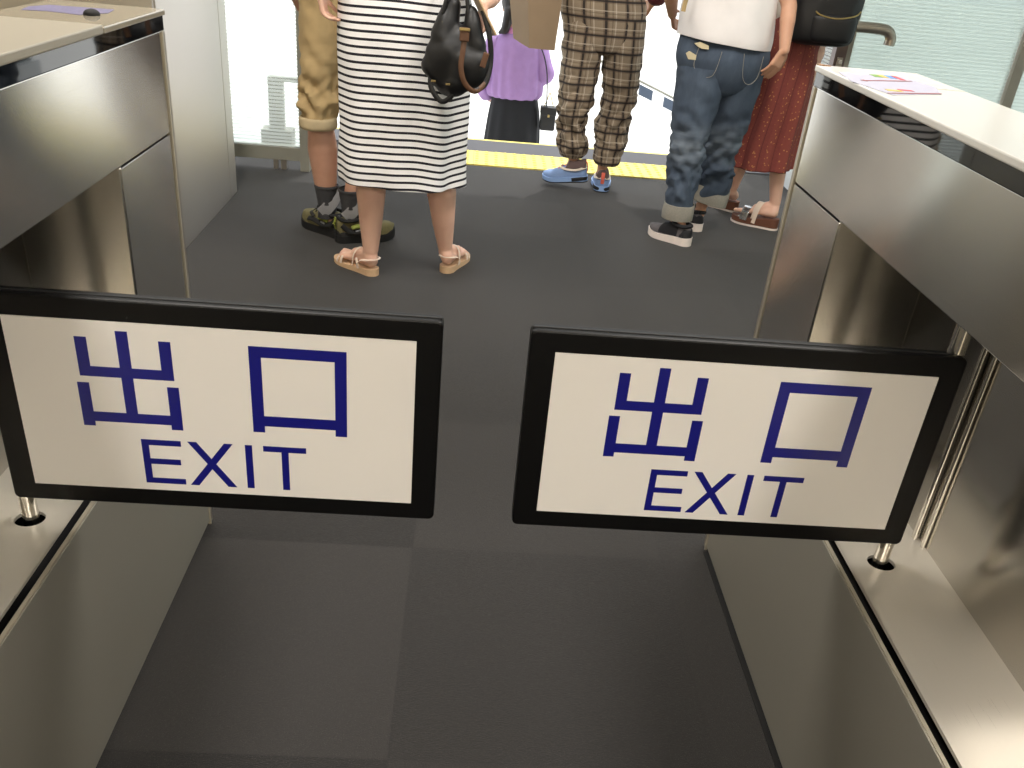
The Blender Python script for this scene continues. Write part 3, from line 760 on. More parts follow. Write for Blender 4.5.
def upper(name, mat, fr, L, W, z0, prof, parent, t0=0.0, t1=1.0, grow=0.0, spring=0.012, rough=0.0):
    """prof: list of (t, height). open-bottom hull over the foot, closed at both ends"""
    bm = bmesh.new(); n = 30; m_ = 18; rows = []
    def H(t):
        for (a, ha), (b, hb) in zip(prof, prof[1:]):
            if t <= b:
                k = (t - a) / (b - a); k = k * k * (3 - 2 * k); return ha + (hb - ha) * k
        return prof[-1][1]
    for i in range(n + 1):
        t = t0 + (t1 - t0) * (0.5 - 0.5 * math.cos(PI * i / n)); x = L * t
        hw = halfw(x, L, W) * 0.97 + grow; h = H(t) + grow; zz = z0 + spring * max(0, (t - 0.72) / 0.28) ** 2 - 0.002
        row = []
        for j in range(m_ + 1):
            a = PI * j / m_; c, s_ = math.cos(a), math.sin(a)
            q = hw * math.copysign(abs(c) ** 0.75, c) * (1 - 0.10 * s_); z = zz + h * s_ ** 0.7
            p = fr(x, q, z)
            if rough: p += V((1, 1, 1)) * rough * noise.noise(p * 60)
            row.append(bm.verts.new(p))
        rows.append(row)
    for a, b in zip(rows, rows[1:]):
        for k in range(m_): bm.faces.new((a[k], a[k + 1], b[k + 1], b[k]))
        bm.faces.new((a[m_], a[0], b[0], b[m_]))
    bm.faces.new(rows[0][::-1]); bm.faces.new(rows[-1])
    return link(name, finish(bm), mat, parent)
def strap(name, mat, fr, pts, w_, parent, th=0.0025):
    """flat band over the foot through (s, q, z) points"""
    c = fr(pts[len(pts) // 2][0], 0, 0.02)
    return tube(name, mat, [fr(*p) for p in pts], 1.0, parent, seg=10, smooth=6, flat=(w_ / 2, th / 2, lambda p: (p - c)))
def over(s0, s1, L, W, z0, h, n=7, k=1.0):
    """arc across the foot from the right edge to the left edge"""
    out = []
    for i in range(n):
        a = PI * i / (n - 1); t = i / (n - 1); s = s0 + (s1 - s0) * t
        out.append((s, halfw(s, L, W) * math.cos(a) * k, z0 + h * math.sin(a) ** 0.75))
    return out
def cuffs(name, mat, keys, parent, thick=0.003, **kw): return loft(name, mat, keys, parent, thick=thick, **kw)

def trouser_wr(seed, amp=0.008, knee=0.5, hem=0.2, spread=0.16):
    def f(a, z, t):
        e = amp * (0.35 + math.exp(-((z - knee) / spread) ** 2) + 0.8 * math.exp(-((z - hem - 0.04) / 0.10) ** 2)) * min(1.0, 0.25 + max(0.0, z - hem + 0.035) / 0.12)
        n = noise.noise(V((math.cos(a) * 1.3 + seed, math.sin(a) * 1.3, z * 17 + 1.5 * math.sin(a + seed)))) + 0.5 * noise.noise(V((math.cos(a) * 2.6 + seed, math.sin(a) * 2.6 + 4, z * 36)))
        return e * n * 1.7
    return f

# ---- woman in the striped dress
J = dict(hipL=(-0.34, 3.42, 0.82), hipR=(-0.19, 3.42, 0.82), knL=(-0.40, 3.43, 0.46), knR=(-0.130, 3.44, 0.46), anL=(-0.395, 3.40, 0.085), anR=(-0.096, 3.50, 0.085),
         heelL=(-0.376, 3.378, 0.028), footL=(-0.70, 0.62, 0), heelR=(-0.090, 3.465, 0.028), footR=(0.32, 0.92, 0), fl=0.225, calf=1.25,
         chest=(-0.265, 3.42, 1.18), neck=(-0.265, 3.42, 1.34), head=(-0.265, 3.44, 1.49), shL=(-0.425, 3.42, 1.285), shR=(-0.105, 3.42, 1.285),
         elL=(-0.585, 3.30, 1.15), wrL=(-0.578, 3.37, 1.055), elR=(0.03, 3.30, 1.10), wrR=(0.000, 3.22, 1.075),
         handL=dict(d=(0.25, 0.05, -1), palm=(1, -0.1, 0.2), curl=0.62, thumb=-1, k=0.92), handR=dict(d=(0.15, 0.0, -1), palm=(-1, -0.3, 0), curl=0.55, thumb=1, k=0.9))
t = person('woman seen from behind in a black and white striped dress and pale sandals', J, 'skin_light', 0.93, 0.0042, True)
striped_t = t
hair(t, J['head'], (0, 1, 0), 'hair_brown', 0.16)
def dress_wr(a, z, t_):
    low = max(0.0, min(1.0, (1.08 - z) / 0.7))
    ph = 5 * a + 0.7 * math.sin(2 * a + 1)
    f = 0.010 * low * math.cos(ph) + 0.006 * low * math.cos(9 * a + 2.1) + 0.006 * noise.noise(V((math.cos(a) * 2, math.sin(a) * 2, z * 6)))
    sag = 0.006 * low * math.cos(ph + 0.8) + 0.004 * math.sin(3 * a + 0.5)
    return (f, 0.0, 0.0, -sag)
keys = [(-0.276, 3.42, 0.395, 0.243, 0.165), (-0.280, 3.42, 0.46, 0.243, 0.162), (-0.276, 3.42, 0.60, 0.243, 0.158), (-0.276, 3.42, 0.80, 0.246, 0.155), (-0.280, 3.42, 0.95, 0.246, 0.15), (-0.280, 3.42, 1.08, 0.235, 0.14), (-0.280, 3.42, 1.20, 0.215, 0.125), (-0.280, 3.42, 1.29, 0.195, 0.105), (-0.280, 3.42, 1.335, 0.13, 0.082), (-0.280, 3.42, 1.345, 0.085, 0.068)]
dr = loft('dress', 'striped', keys, t, thick=0.003, sub=9, seg=120, wr=dress_wr)
for s_, sh, el in (('L', J['shL'], J['elL']), ('R', J['shR'], J['elR'])):
    link('sleeve', blob([('c', V(sh), V(sh).lerp(V(el), 0.75), 0.066, 0.062)], 0.006, 5, wrk(0.004)), 'striped', dr)
for s_ in 'LR':
    he = V(J['heel' + s_]); fd = V(J['foot' + s_]).normalized()
    fr = foot_frame((he.x - fd.x * 0.012, he.y - fd.y * 0.012, 0.0), fd); L, W = 0.252, 0.088
    sd = sole('sandal_sole', 'espadrille', fr, L, W, 0.016, t, wedge=0.014, spring=0.006)
    sg = 1 if s_ == 'L' else -1
    strap('strap', 'sandal', fr, over(0.165, 0.175, L, W, 0.016, 0.040), 0.014, sd); strap('strap', 'sandal', fr, over(0.19, 0.20, L, W, 0.014, 0.032), 0.010, sd)
    strap('ankle_strap', 'sandal', fr, [(0.085, 0.034, 0.04), (0.055, 0.036, 0.062), (0.015, 0.029, 0.072), (-0.004, 0.0, 0.074), (0.015, -0.029, 0.072), (0.055, -0.036, 0.062), (0.085, -0.034, 0.04)], 0.010, sd)
    strap('strap', 'sandal', fr, over(0.09, 0.11, L, W, 0.022, 0.075), 0.010, sd)
    for q in (-1, 1): strap('side_strap', 'sandal', fr, [(0.075, q * 0.036, 0.02), (0.08, q * 0.037, 0.045), (0.088, q * 0.034, 0.062)], 0.012, sd)
o = box('smartphone', 'phone', (-0.004, 0.004, -0.035, 0.035, -0.075, 0.075), None, 0.004, rot=Matrix.Translation((0.004, 3.20, 1.045)) @ Matrix.Rotation(-0.55, 4, 'Y') @ Matrix.Rotation(0.3, 4, 'Z'))
tag(o, 'beige-cased phone in the right hand of the woman in stripes', 'phone')
# her black shoulder bag
t = thing('shoulder_bag', 'black nylon bag with brown leather straps hanging against the striped dress', 'bag', (-0.08, 3.2, 0.78))
def bagpt(x, z, y): return V((x, y, z))
S = [('e', (-0.085, 3.205, 0.895), (0.108, 0.062, 0.115)), ('e', (-0.045, 3.19, 0.875), (0.085, 0.06, 0.085)), ('c', (-0.125, 3.21, 0.96), (-0.105, 3.22, 1.06), 0.052, 0.03), ('c', (-0.03, 3.19, 0.86), (-0.085, 3.2, 0.825), 0.055, 0.055), ('c', (-0.16, 3.21, 0.87), (-0.10, 3.21, 0.82), 0.045, 0.05), ('c', (-0.02, 3.19, 0.95), (-0.04, 3.2, 1.05), 0.04, 0.022)]
bg_ = link('bag_body', blob(S, 0.005, 10, wrk(0.010, 16, 14, 3.0)), 'black_nylon', t)
strap_pts = [(-0.055, 3.125, 0.985), (-0.058, 3.115, 0.94), (-0.062, 3.112, 0.88), (-0.045, 3.115, 0.83), (-0.010, 3.125, 0.805), (0.025, 3.15, 0.83), (0.038, 3.17, 0.90), (0.028, 3.17, 0.98), (0.0, 3.18, 1.06)]
tube('leather_strap', 'leather', strap_pts[:6], 0.5, t, seg=8, smooth=6, flat=(0.018, 0.006, (0, 1, 0)))
tube('nylon_strap', 'black_nylon', strap_pts[4:], 0.5, t, seg=8, smooth=6, flat=(0.018, 0.006, (0, 1, 0)))
box('leather_tab', 'leather', (-0.072, -0.040, 3.108, 3.128, 0.965, 1.008), t, 0.004); box('buckle', 'brass', (-0.074, -0.038, 3.104, 3.112, 0.998, 1.008), t, 0.002)
box('leather_patch', 'leather', (0.006, 0.026, 3.118, 3.126, 0.885, 0.935), t, 0.003, rot=Matrix.Translation((0.016, 3.12, 0.91)) @ Matrix.Rotation(0.25, 4, 'Y') @ Matrix.Translation((-0.016, -3.12, -0.91)))
tubes('handle', 'black_nylon', [[(-0.135, 3.19, 1.04), (-0.115, 3.2, 1.12), (-0.09, 3.25, 1.22), (-0.085, 3.35, 1.345)], [(-0.045, 3.18, 1.03), (-0.06, 3.2, 1.12), (-0.075, 3.25, 1.22), (-0.08, 3.36, 1.345)]], 0.007, t)
for x, z in ((-0.155, 0.825), (-0.105, 0.818)): box('metal_stud', 'brass', (x - .008, x + .008, 3.140, 3.150, z - .003, z + .003), t, 0.001)
tube('loose_strap', 'black_nylon', [(-0.165, 3.19, 0.86), (-0.165, 3.18, 0.80), (-0.13, 3.175, 0.755), (-0.10, 3.17, 0.765), (-0.075, 3.17, 0.80)], 0.5, t, seg=8, smooth=6, flat=(0.018, 0.005, (0, 1, 0)))

# ---- man in rolled khaki trousers
J = dict(hipL=(-0.64, 3.90, 0.88), hipR=(-0.47, 3.92, 0.88), knL=(-0.665, 3.83, 0.52), knR=(-0.46, 3.88, 0.52), anL=(-0.640, 3.845, 0.10), anR=(-0.535, 3.80, 0.10),
         heelL=(-0.575, 3.815, 0.03), footL=(-0.86, 0.72, 0), heelR=(-0.575, 3.765, 0.03), footR=(0.93, 0.42, 0), fl=0.25, calf=1.22,
         chest=(-0.56, 3.92, 1.28), neck=(-0.56, 3.93, 1.47), head=(-0.56, 3.95, 1.62), shL=(-0.75, 3.92, 1.40), shR=(-0.37, 3.92, 1.40),
         elL=(-0.83, 3.95, 1.13), wrL=(-0.78, 4.08, 0.93), elR=(-0.30, 3.98, 1.14), wrR=(-0.33, 4.12, 1.0))
t = person('man in rolled-up khaki trousers half hidden behind the striped dress', J, 'skin_tan', 1.04, 0.0065)
hair(t, J['head'], (0, 1, 0), 'hair')
bm = bmesh.new()
loft_into(bm, [(-0.668, 3.80, 0.500, 0.068, 0.072), (-0.668, 3.81, 0.54, 0.074, 0.08), (-0.664, 3.83, 0.66, 0.080, 0.09), (-0.660, 3.85, 0.82, 0.086, 0.10), (-0.650, 3.88, 1.0, 0.100, 0.12)], wr=trouser_wr(1.3, 0.011, 0.62, 0.54, 0.14), sub=12)
loft_into(bm, [(-0.46, 3.87, 0.500, 0.068, 0.072), (-0.46, 3.88, 0.55, 0.074, 0.08), (-0.46, 3.89, 0.70, 0.082, 0.09), (-0.47, 3.90, 0.9, 0.09, 0.11)], wr=trouser_wr(4.3, 0.010, 0.62, 0.54, 0.12), sub=10)
loft_into(bm, [(-0.56, 3.90, 0.83, 0.17, 0.11), (-0.56, 3.90, 0.95, 0.18, 0.125), (-0.56, 3.91, 1.08, 0.165, 0.115)], capb=True, capt=True, wr=trouser_wr(2.3, 0.006))
tr = link('trousers', finish(bm), 'khaki', t)
for x, y, sd in ((-0.668, 3.80, 2.2), (-0.46, 3.87, 5.1)):
    cuffs('rolled_cuff', 'khaki_cuff', [(x, y, 0.487, 0.076, 0.080), (x, y, 0.50, 0.081, 0.086), (x, y, 0.525, 0.079, 0.084), (x, y, 0.535, 0.072, 0.077)], tr, 0.004, wr=lambda a, z, t_: 0.004 * noise.noise(V((math.cos(a) * 2, math.sin(a) * 2, z * 20))))
link('shirt', blob([('c', (-0.65, 3.92, 1.12), (-0.66, 3.92, 1.34), 0.10, 0.10), ('c', (-0.47, 3.92, 1.12), (-0.46, 3.92, 1.34), 0.10, 0.10), ('c', (-0.56, 3.92, 1.08), (-0.56, 3.92, 1.38), 0.12, 0.11), ('c', (-0.72, 3.92, 1.395), (-0.40, 3.92, 1.395), 0.085, 0.085), ('c', (-0.56, 3.92, 1.40), (-0.56, 3.925, 1.44), 0.09, 0.075), ('c', J['shL'], V(J['shL']).lerp(V(J['elL']), .75), 0.07, 0.064), ('c', J['shR'], V(J['shR']).lerp(V(J['elR']), .75), 0.07, 0.064)], 0.008, 6, wrk(0.008)), 'grey_shirt', t)
def hiking_shoe(t, heel, fd):
    fr = foot_frame(heel, fd); L, W = 0.272, 0.104
    so = sole('shoe', 'rubber', fr, L, W, 0.034, t, spring=0.018, grow=0.003)
    upper('shoe_upper', 'olive_shoe', fr, L, W, 0.034, [(0, 0.068), (0.12, 0.078), (0.38, 0.082), (0.62, 0.060), (0.85, 0.046), (1.0, 0.026)], so, 0.01, 0.99, rough=0.003)
    upper('toe_guard', 'rubber', fr, L, W, 0.030, [(0, .02), (0.80, 0.012), (0.9, 0.026), (1.0, 0.024)], so, 0.80, 1.0, grow=0.0025)
    upper('heel_guard', 'rubber', fr, L, W, 0.030, [(0, 0.030), (0.10, 0.040), (0.30, 0.030), (0.5, .012)], so, -0.005, 0.45, grow=0.0035)
    for q in (1, -1):
        strap('shoe_trim', 'lime', fr, [(0.06, q * 0.0455, 0.075), (0.085, q * 0.049, 0.082), (0.115, q * 0.049, 0.078)], 0.020, so, 0.005)
        strap('shoe_trim', 'rubber', fr, [(0.018, q * 0.036, 0.085), (0.05, q * 0.047, 0.060), (0.10, q * 0.052, 0.055), (0.15, q * 0.053, 0.062), (0.19, q * 0.050, 0.058)], 0.022, so, 0.005)
        strap('shoe_trim', 'sock_grey', fr, [(0.075, q * 0.052, 0.060), (0.10, q * 0.0535, 0.064)], 0.008, so, 0.004)
        strap('shoe_trim', 'lace', fr, [(0.15, q * 0.049, 0.075), (0.175, q * 0.042, 0.085), (0.19, q * 0.030, 0.086)], 0.016, so, 0.004)
    box_pts = [(0.0, 0.0, 0.06), (-0.006, 0.0, 0.085), (0.0, 0.0, 0.112)]; strap('heel_loop', 'lime', fr, box_pts, 0.022, so, 0.006)
    bm = bmesh.new()
    for i in range(4):
        s = 0.115 + 0.022 * i; tube_into(bm, [fr(*p) for p in over(s, s + .008, L, W * 0.62, 0.055, 0.062 - 0.008 * i, k=1)], 0.0028, 6, 3)
    for q in (1, -1): tube_into(bm, [fr(0.105, q * 0.006, 0.118), fr(0.10, q * 0.03, 0.135), fr(0.125, q * 0.045, 0.13), fr(0.14, q * 0.03, 0.112), fr(0.115, q * .006, .116)], 0.002, 6, 5)
    link('shoe_laces', finish(bm), 'lace', so)
    tube('shoe_collar', 'rubber', [fr(0.012, 0, 0.108), fr(0.035, 0.036, 0.103), fr(0.085, 0.036, 0.105), fr(0.115, 0.0, 0.118), fr(0.085, -0.036, 0.105), fr(0.035, -0.036, 0.103), fr(0.012, 0, 0.108)], 0.009, so, seg=8)
    return so
hiking_shoe(t, (-0.560, 3.800, 0.0), (-0.86, 0.72, 0)); hiking_shoe(t, (-0.592, 3.752, 0.0), (0.93, 0.42, 0))
for s_, (x, y) in (('L', (-0.642, 3.842)), ('R', (-0.530, 3.80))):
    sk = loft('sock', 'sock_dark', [(x, y, 0.085, 0.044, 0.050), (x, y, 0.14, 0.041, 0.046), (x - .003, y, 0.22, 0.052, 0.053), (x - .004, y, 0.232, 0.0525, 0.0535)], t, thick=0.002, wr=lambda a, z, t_: 0.002 * math.sin(z * 260))
    strap('sock_panel', 'sock_grey', lambda a, b, c: V((a, b, c)), [(x + .043, y - .01, 0.215), (x + .036, y - .032, 0.18), (x + .01, y - .046, 0.14), (x - .02, y - .046, 0.11)], 0.055, sk)

# ---- person in plaid trousers, left foot lifting
J = dict(hipL=(0.56, 4.98, 0.88), hipR=(0.72, 4.98, 0.88), knL=(0.538, 4.93, 0.50), knR=(0.775, 4.975, 0.48), anL=(0.565, 4.935, 0.13), anR=(0.735, 4.95, 0.10),
         heelL=(0.630, 4.920, 0.065), footL=(-0.97, 0.25, -0.0), heelR=(0.735, 4.905, 0.022), footR=(0.10, 1, 0), fl=0.18,
         chest=(0.63, 5.02, 1.24), neck=(0.63, 5.04, 1.42), calf=0.88, head=(0.63, 5.07, 1.57), shL=(0.45, 5.0, 1.36), shR=(0.81, 5.0, 1.36),
         elL=(0.36, 4.92, 1.13), wrL=(0.30, 4.87, 1.09), elR=(0.95, 4.90, 1.15), wrR=(0.90, 5.05, 1.0),
         handL=dict(d=(-0.1, -0.3, -1), palm=(1, 0, 0), curl=0.95, thumb=-1))
t = person('person in brown plaid trousers and pale blue trainers stepping onto the yellow strip', J, 'skin_mid', 0.95, 0.0065)
hair(t, J['head'], (0, 1, 0), 'hair')
bm = bmesh.new()
loft_into(bm, [(0.556, 4.945, 0.178, 0.060, 0.060), (0.556, 4.94, 0.20, 0.072, 0.072), (0.548, 4.93, 0.25, 0.085, 0.080), (0.530, 4.93, 0.37, 0.080, 0.085), (0.537, 4.93, 0.50, 0.092, 0.095), (0.545, 4.95, 0.66, 0.104, 0.108), (0.55, 4.97, 0.80, 0.112, 0.125), (0.555, 4.98, 0.92, 0.115, 0.13)], sub=10, capb=True, wr=trouser_wr(0.4, 0.013, 0.45, 0.2, 0.2), uvo=(0, 0))
loft_into(bm, [(0.757, 4.945, 0.150, 0.066, 0.066), (0.757, 4.95, 0.18, 0.080, 0.078), (0.760, 4.96, 0.26, 0.084, 0.085), (0.765, 4.97, 0.38, 0.088, 0.092), (0.783, 4.98, 0.52, 0.092, 0.098), (0.775, 4.98, 0.66, 0.106, 0.112), (0.765, 4.98, 0.80, 0.112, 0.125), (0.755, 4.98, 0.92, 0.115, 0.13)], sub=10, capb=True, wr=trouser_wr(3.4, 0.012, 0.45, 0.2, 0.2), uvo=(0.03, 0))
loft_into(bm, [(0.652, 4.98, 0.735, 0.06, 0.10), (0.652, 4.98, 0.77, 0.185, 0.13), (0.645, 4.98, 0.88, 0.222, 0.148), (0.63, 4.98, 1.0, 0.225, 0.142), (0.63, 4.99, 1.08, 0.19, 0.12)], sub=8, capb=True, capt=True, wr=trouser_wr(7.4, 0.006), uvo=(0.01, 0))
link('trousers', finish(bm), 'plaid', t)
link('top', blob([('c', (0.54, 5.0, 1.12), (0.54, 5.0, 1.31), 0.10, 0.10), ('c', (0.72, 5.0, 1.12), (0.72, 5.0, 1.31), 0.10, 0.10), ('c', (0.63, 5.0, 1.06), (0.63, 5.02, 1.34), 0.12, 0.11), ('c', J['shL'], V(J['shL']).lerp(V(J['elL']), .8), 0.068, 0.060), ('c', J['shR'], J['elR'], 0.068, 0.062), ('c', J['elR'], V(J['elR']).lerp(V(J['wrR']), .7), 0.060, 0.055)], 0.008, 6, wrk(0.008)), 'maroon', t)
def trainer(t, heel, fd, pitch=0.0):
    fr = foot_frame(heel, fd, pitch); L, W = 0.255, 0.112
    so = sole('shoe', 'rubber', fr, L, W, 0.013, t, spring=0.014, grow=0.002)
    sole('midsole', 'blue_sole', fr, L, W, 0.022, so, z0=0.007, spring=0.014, grow=0.003, wedge=0.006)
    upper('shoe_upper', 'blue_mesh', fr, L, W, 0.024, [(0, 0.066), (0.12, 0.072), (0.34, 0.082), (0.62, 0.055), (0.85, 0.040), (1.0, 0.022)], so, 0.01, 0.985, spring=0.014, rough=0.001)
    upper('shoe_quarter', 'shoe_brown', fr, L, W * 0.86, 0.072, [(0, 0.056), (0.15, 0.050), (0.34, 0.060), (0.50, 0.012)], so, 0.02, 0.50, grow=0.002)
    for q in (1, -1): strap('shoe_trim', 'shoe_cream', fr, [(0.004, q * 0.012, 0.082), (0.03, q * 0.040, 0.078), (0.07, q * 0.044, 0.072), (0.12, q * 0.041, 0.078), (0.15, q * 0.022, 0.085)], 0.014, so)
    for q in (1, -1):
        strap('air_unit', 'rubber', fr, [(0.000, q * 0.012, 0.020), (0.006, q * 0.030, 0.021), (0.03, q * 0.0450, 0.023), (0.085, q * 0.047, 0.018)], 0.020, so, 0.004)
    strap('heel_tab', 'coral', fr, [(0.003, 0.0, 0.050), (-0.003, 0.0, 0.075), (-0.001, 0.0, 0.098), (0.006, 0.0, 0.112)], 0.020, so, 0.006)
    bm = bmesh.new()
    for i in range(4):
        s = 0.10 + 0.019 * i; tube_into(bm, [fr(*p) for p in over(s, s + .006, L, W * 0.55, 0.05, 0.050 - 0.007 * i)], 0.0025, 6, 3)
    link('shoe_laces', finish(bm), 'coral', so)
trainer(t, (0.655, 4.915, 0.052), (-0.98, 0.20, -0.0), -0.12)
trainer(t, (0.738, 4.885, 0.0), (0.10, 1, 0))
# kraft paper bag in the left hand
t = thing('paper_bag', 'large brown kraft paper bag held by the person in plaid trousers', 'paper bag', (0.28, 4.87, 0.75))
bm = bmesh.new()
a = [(0.245, 4.69, 0.765), (0.385, 4.80, 0.750), (0.300, 4.95, 0.755), (0.165, 4.86, 0.785)]; b_ = [(0.215, 4.68, 1.05), (0.400, 4.80, 1.06), (0.310, 4.97, 1.06), (0.120, 4.86, 1.05)]
va = [bm.verts.new(p) for p in a]; vb = [bm.verts.new(p) for p in b_]
bm.faces.new(va[::-1])
for i in range(4): bm.faces.new((va[i], va[(i + 1) % 4], vb[(i + 1) % 4], vb[i]))
bmesh.ops.subdivide_edges(bm, edges=bm.edges, cuts=8, use_grid_fill=True)
for v in bm.verts: v.co += V((1, 1, 0)) * 0.004 * noise.noise(v.co * 9)
me = eval_mods(finish(bm, True), [('SOLIDIFY', dict(thickness=0.0015, offset=-1.0))])
link('bag_body', me, 'paper', t)
tubes('handle', 'tan_leather', [[(0.22, 4.73, 1.03), (0.24, 4.78, 1.10), (0.29, 4.83, 1.085), (0.33, 4.80, 1.10), (0.35, 4.76, 1.03)], [(0.18, 4.90, 1.03), (0.22, 4.88, 1.10), (0.28, 4.84, 1.085), (0.31, 4.88, 1.10), (0.32, 4.92, 1.03)]], 0.004, t)

# ---- person in jeans and white tee
J = dict(hipL=(1.04, 4.18, 0.84), hipR=(1.20, 4.20, 0.84), knL=(1.005, 4.13, 0.47), knR=(1.198, 4.255, 0.47), anL=(1.020, 4.11, 0.10), anR=(1.18, 4.335, 0.10), calf=0.9,
         heelL=(1.058, 4.066, 0.03), footL=(-0.72, 0.69, 0), heelR=(1.163, 4.305, 0.03), footR=(0.05, 1, 0), fl=0.19,
         chest=(1.10, 4.22, 1.22), neck=(1.10, 4.24, 1.38), head=(1.10, 4.28, 1.53), shL=(0.94, 4.22, 1.325), shR=(1.26, 4.22, 1.325),
         elL=(0.84, 4.30, 1.12), wrL=(0.90, 4.46, 1.00), elR=(1.345, 4.14, 1.10), wrR=(1.340, 4.06, 0.925),
         handR=dict(d=(-0.36, 0.05, -1), palm=(-0.45, 0.89, 0.0), curl=0.26, thumb=1, k=0.98))
t = person('person in rolled blue jeans and a white T-shirt seen from behind', J, 'skin_mid', 0.95, 0.0042)
hair(t, J['head'], (0, 1, 0), 'hair')
bm = bmesh.new()
loft_into(bm, [(1.012, 4.12, 0.16, 0.066, 0.068), (1.008, 4.12, 0.24, 0.070, 0.074), (1.006, 4.125, 0.345, 0.078, 0.082), (1.005, 4.13, 0.45, 0.083, 0.09), (1.010, 4.14, 0.58, 0.094, 0.10), (1.018, 4.16, 0.70, 0.110, 0.118), (1.025, 4.18, 0.82, 0.118, 0.13)], sub=12, wr=trouser_wr(0.9, 0.011, 0.45, 0.22, 0.13))
loft_into(bm, [(1.205, 4.32, 0.17, 0.092, 0.075), (1.205, 4.31, 0.24, 0.095, 0.08), (1.203, 4.29, 0.345, 0.088, 0.086), (1.198, 4.26, 0.46, 0.092, 0.092), (1.198, 4.23, 0.60, 0.102, 0.104), (1.195, 4.21, 0.72, 0.114, 0.12), (1.19, 4.20, 0.84, 0.12, 0.135)], sub=12, wr=trouser_wr(5.9, 0.011, 0.45, 0.24, 0.13))
loft_into(bm, [(1.105, 4.19, 0.70, 0.06, 0.09), (1.105, 4.19, 0.735, 0.16, 0.12), (1.105, 4.19, 0.84, 0.212, 0.152), (1.105, 4.20, 0.93, 0.206, 0.142), (1.10, 4.21, 1.0, 0.18, 0.12)], sub=8, capb=True, capt=True, wr=trouser_wr(2.9, 0.005))
jn = link('jeans', finish(bm), 'denim', t)
cuffs('turned_up_cuff', 'cuff', [(1.012, 4.12, 0.115, 0.073, 0.075), (1.012, 4.12, 0.15, 0.076, 0.079), (1.012, 4.12, 0.19, 0.074, 0.077)], jn, 0.004, wr=lambda a, z, t_: 0.005 * noise.noise(V((math.cos(a) * 1.5, math.sin(a) * 1.5 + 2, z * 12))))
cuffs('turned_up_cuff', 'cuff', [(1.205, 4.32, 0.150, 0.098, 0.080), (1.205, 4.32, 0.19, 0.101, 0.083), (1.205, 4.32, 0.235, 0.100, 0.082)], jn, 0.004, wr=lambda a, z, t_: (0.005 * noise.noise(V((math.cos(a) * 1.5, math.sin(a) * 1.5 + 7, z * 12))), -0.018 * math.cos(a), 0, 0))
# pockets, worn patches and stitching on the seat
def on_seat(x, z): 
    dx = (x - 1.105) / 0.212; return 4.192 - 0.152 * math.sqrt(max(0.0, 1 - dx * dx)) - 0.004
def patch(name, mat, pts, th=0.003, parent=jn):
    bm = bmesh.new(); f = [bm.verts.new((x, on_seat(x, z) - 0.004, z)) for x, z in pts]; b = [bm.verts.new((x, on_seat(x, z) + 0.012, z)) for x, z in pts]
    bm.faces.new(f); bm.faces.new(b[::-1]); n = len(pts)
    for i in range(n): bm.faces.new((f[i], b[i], b[(i + 1) % n], f[(i + 1) % n]))
    return link(name, finish(bm, True, 0.0015), mat, parent)
patch('worn_patch', 'thread', [(0.945, .918), (0.965, .928), (1.0, .918), (1.002, .903), (0.975, .902), (0.958, .908)])
patch('worn_patch', 'thread', [(0.918, .872), (0.930, .884), (0.958, .872), (0.958, .852), (0.930, .850)])
for pl in (((0.965, .915), (0.955, .83), (0.99, .79), (1.04, .80), (1.06, .90)), ((1.16, .90), (1.175, .80), (1.21, .77), (1.25, .80), (1.262, .89))):
    tube('pocket_stitching', 'cuff', [(x, on_seat(x, z) - 0.001, z) for x, z in pl], 0.0012, jn, seg=6)
te = loft('t_shirt', 'white_tee', [(1.10, 4.19, 0.925, 0.212, 0.160), (1.10, 4.19, 0.96, 0.214, 0.160), (1.095, 4.195, 1.04, 0.214, 0.155), (1.095, 4.20, 1.15, 0.206, 0.145), (1.10, 4.21, 1.25, 0.200, 0.13), (1.10, 4.22, 1.33, 0.178, 0.11), (1.10, 4.23, 1.375, 0.11, 0.08), (1.10, 4.23, 1.385, 0.078, 0.066)], t, thick=0.003, sub=8, seg=96, wr=lambda a, z, t_: (0.007 * noise.noise(V((math.cos(a) * 2.2, math.sin(a) * 2.2, z * 7))) + 0.006 * math.cos(6 * a) * max(0, 1.1 - z) * 4, -0.020 * math.cos(a) * max(0, 1 - t_ * 4), 0, 0))
for q in ('L', 'R'): link('sleeve', blob([('c', J['sh' + q], V(J['sh' + q]).lerp(V(J['el' + q]), .55), 0.07, 0.066)], 0.006, 5, wrk(0.005)), 'white_tee', te)
def slip_on(t, heel, fd):
    fr = foot_frame(heel, fd); L, W = 0.236, 0.094
    so = sole('shoe', 'white_sole', fr, L, W, 0.030, t, spring=0.012, grow=0.003, wedge=0.012, bevel=0.006)
    upper('shoe_upper', 'shoe_grey', fr, L, W, 0.034, [(0, 0.056), (0.15, 0.062), (0.40, 0.062), (0.66, 0.040), (0.88, 0.026), (1.0, 0.014)], so, 0.01, 0.985, rough=0.001)
    upper('shoe_overlay', 'shoe_black', fr, L, W * 0.96, 0.040, [(0.2, 0.058), (0.42, 0.063), (0.62, 0.045), (0.7, 0.03)], so, 0.26, 0.68, grow=0.0025)
    upper('shoe_heel_panel', 'shoe_black', fr, L, W, 0.040, [(0, 0.045), (0.12, 0.048), (0.24, 0.02)], so, -0.002, 0.20, grow=0.0025)
    tube('shoe_collar', 'shoe_black', [fr(0.008, 0, 0.100), fr(0.035, 0.032, 0.094), fr(0.08, 0.032, 0.098), fr(0.108, 0, 0.108), fr(0.08, -0.032, 0.098), fr(0.035, -0.032, 0.094), fr(0.008, 0, 0.100)], 0.010, so, seg=8)
slip_on(t, (1.078, 4.045, 0.0), (-0.72, 0.69, 0)); slip_on(t, (1.163, 4.285, 0.0), (0.05, 1, 0))
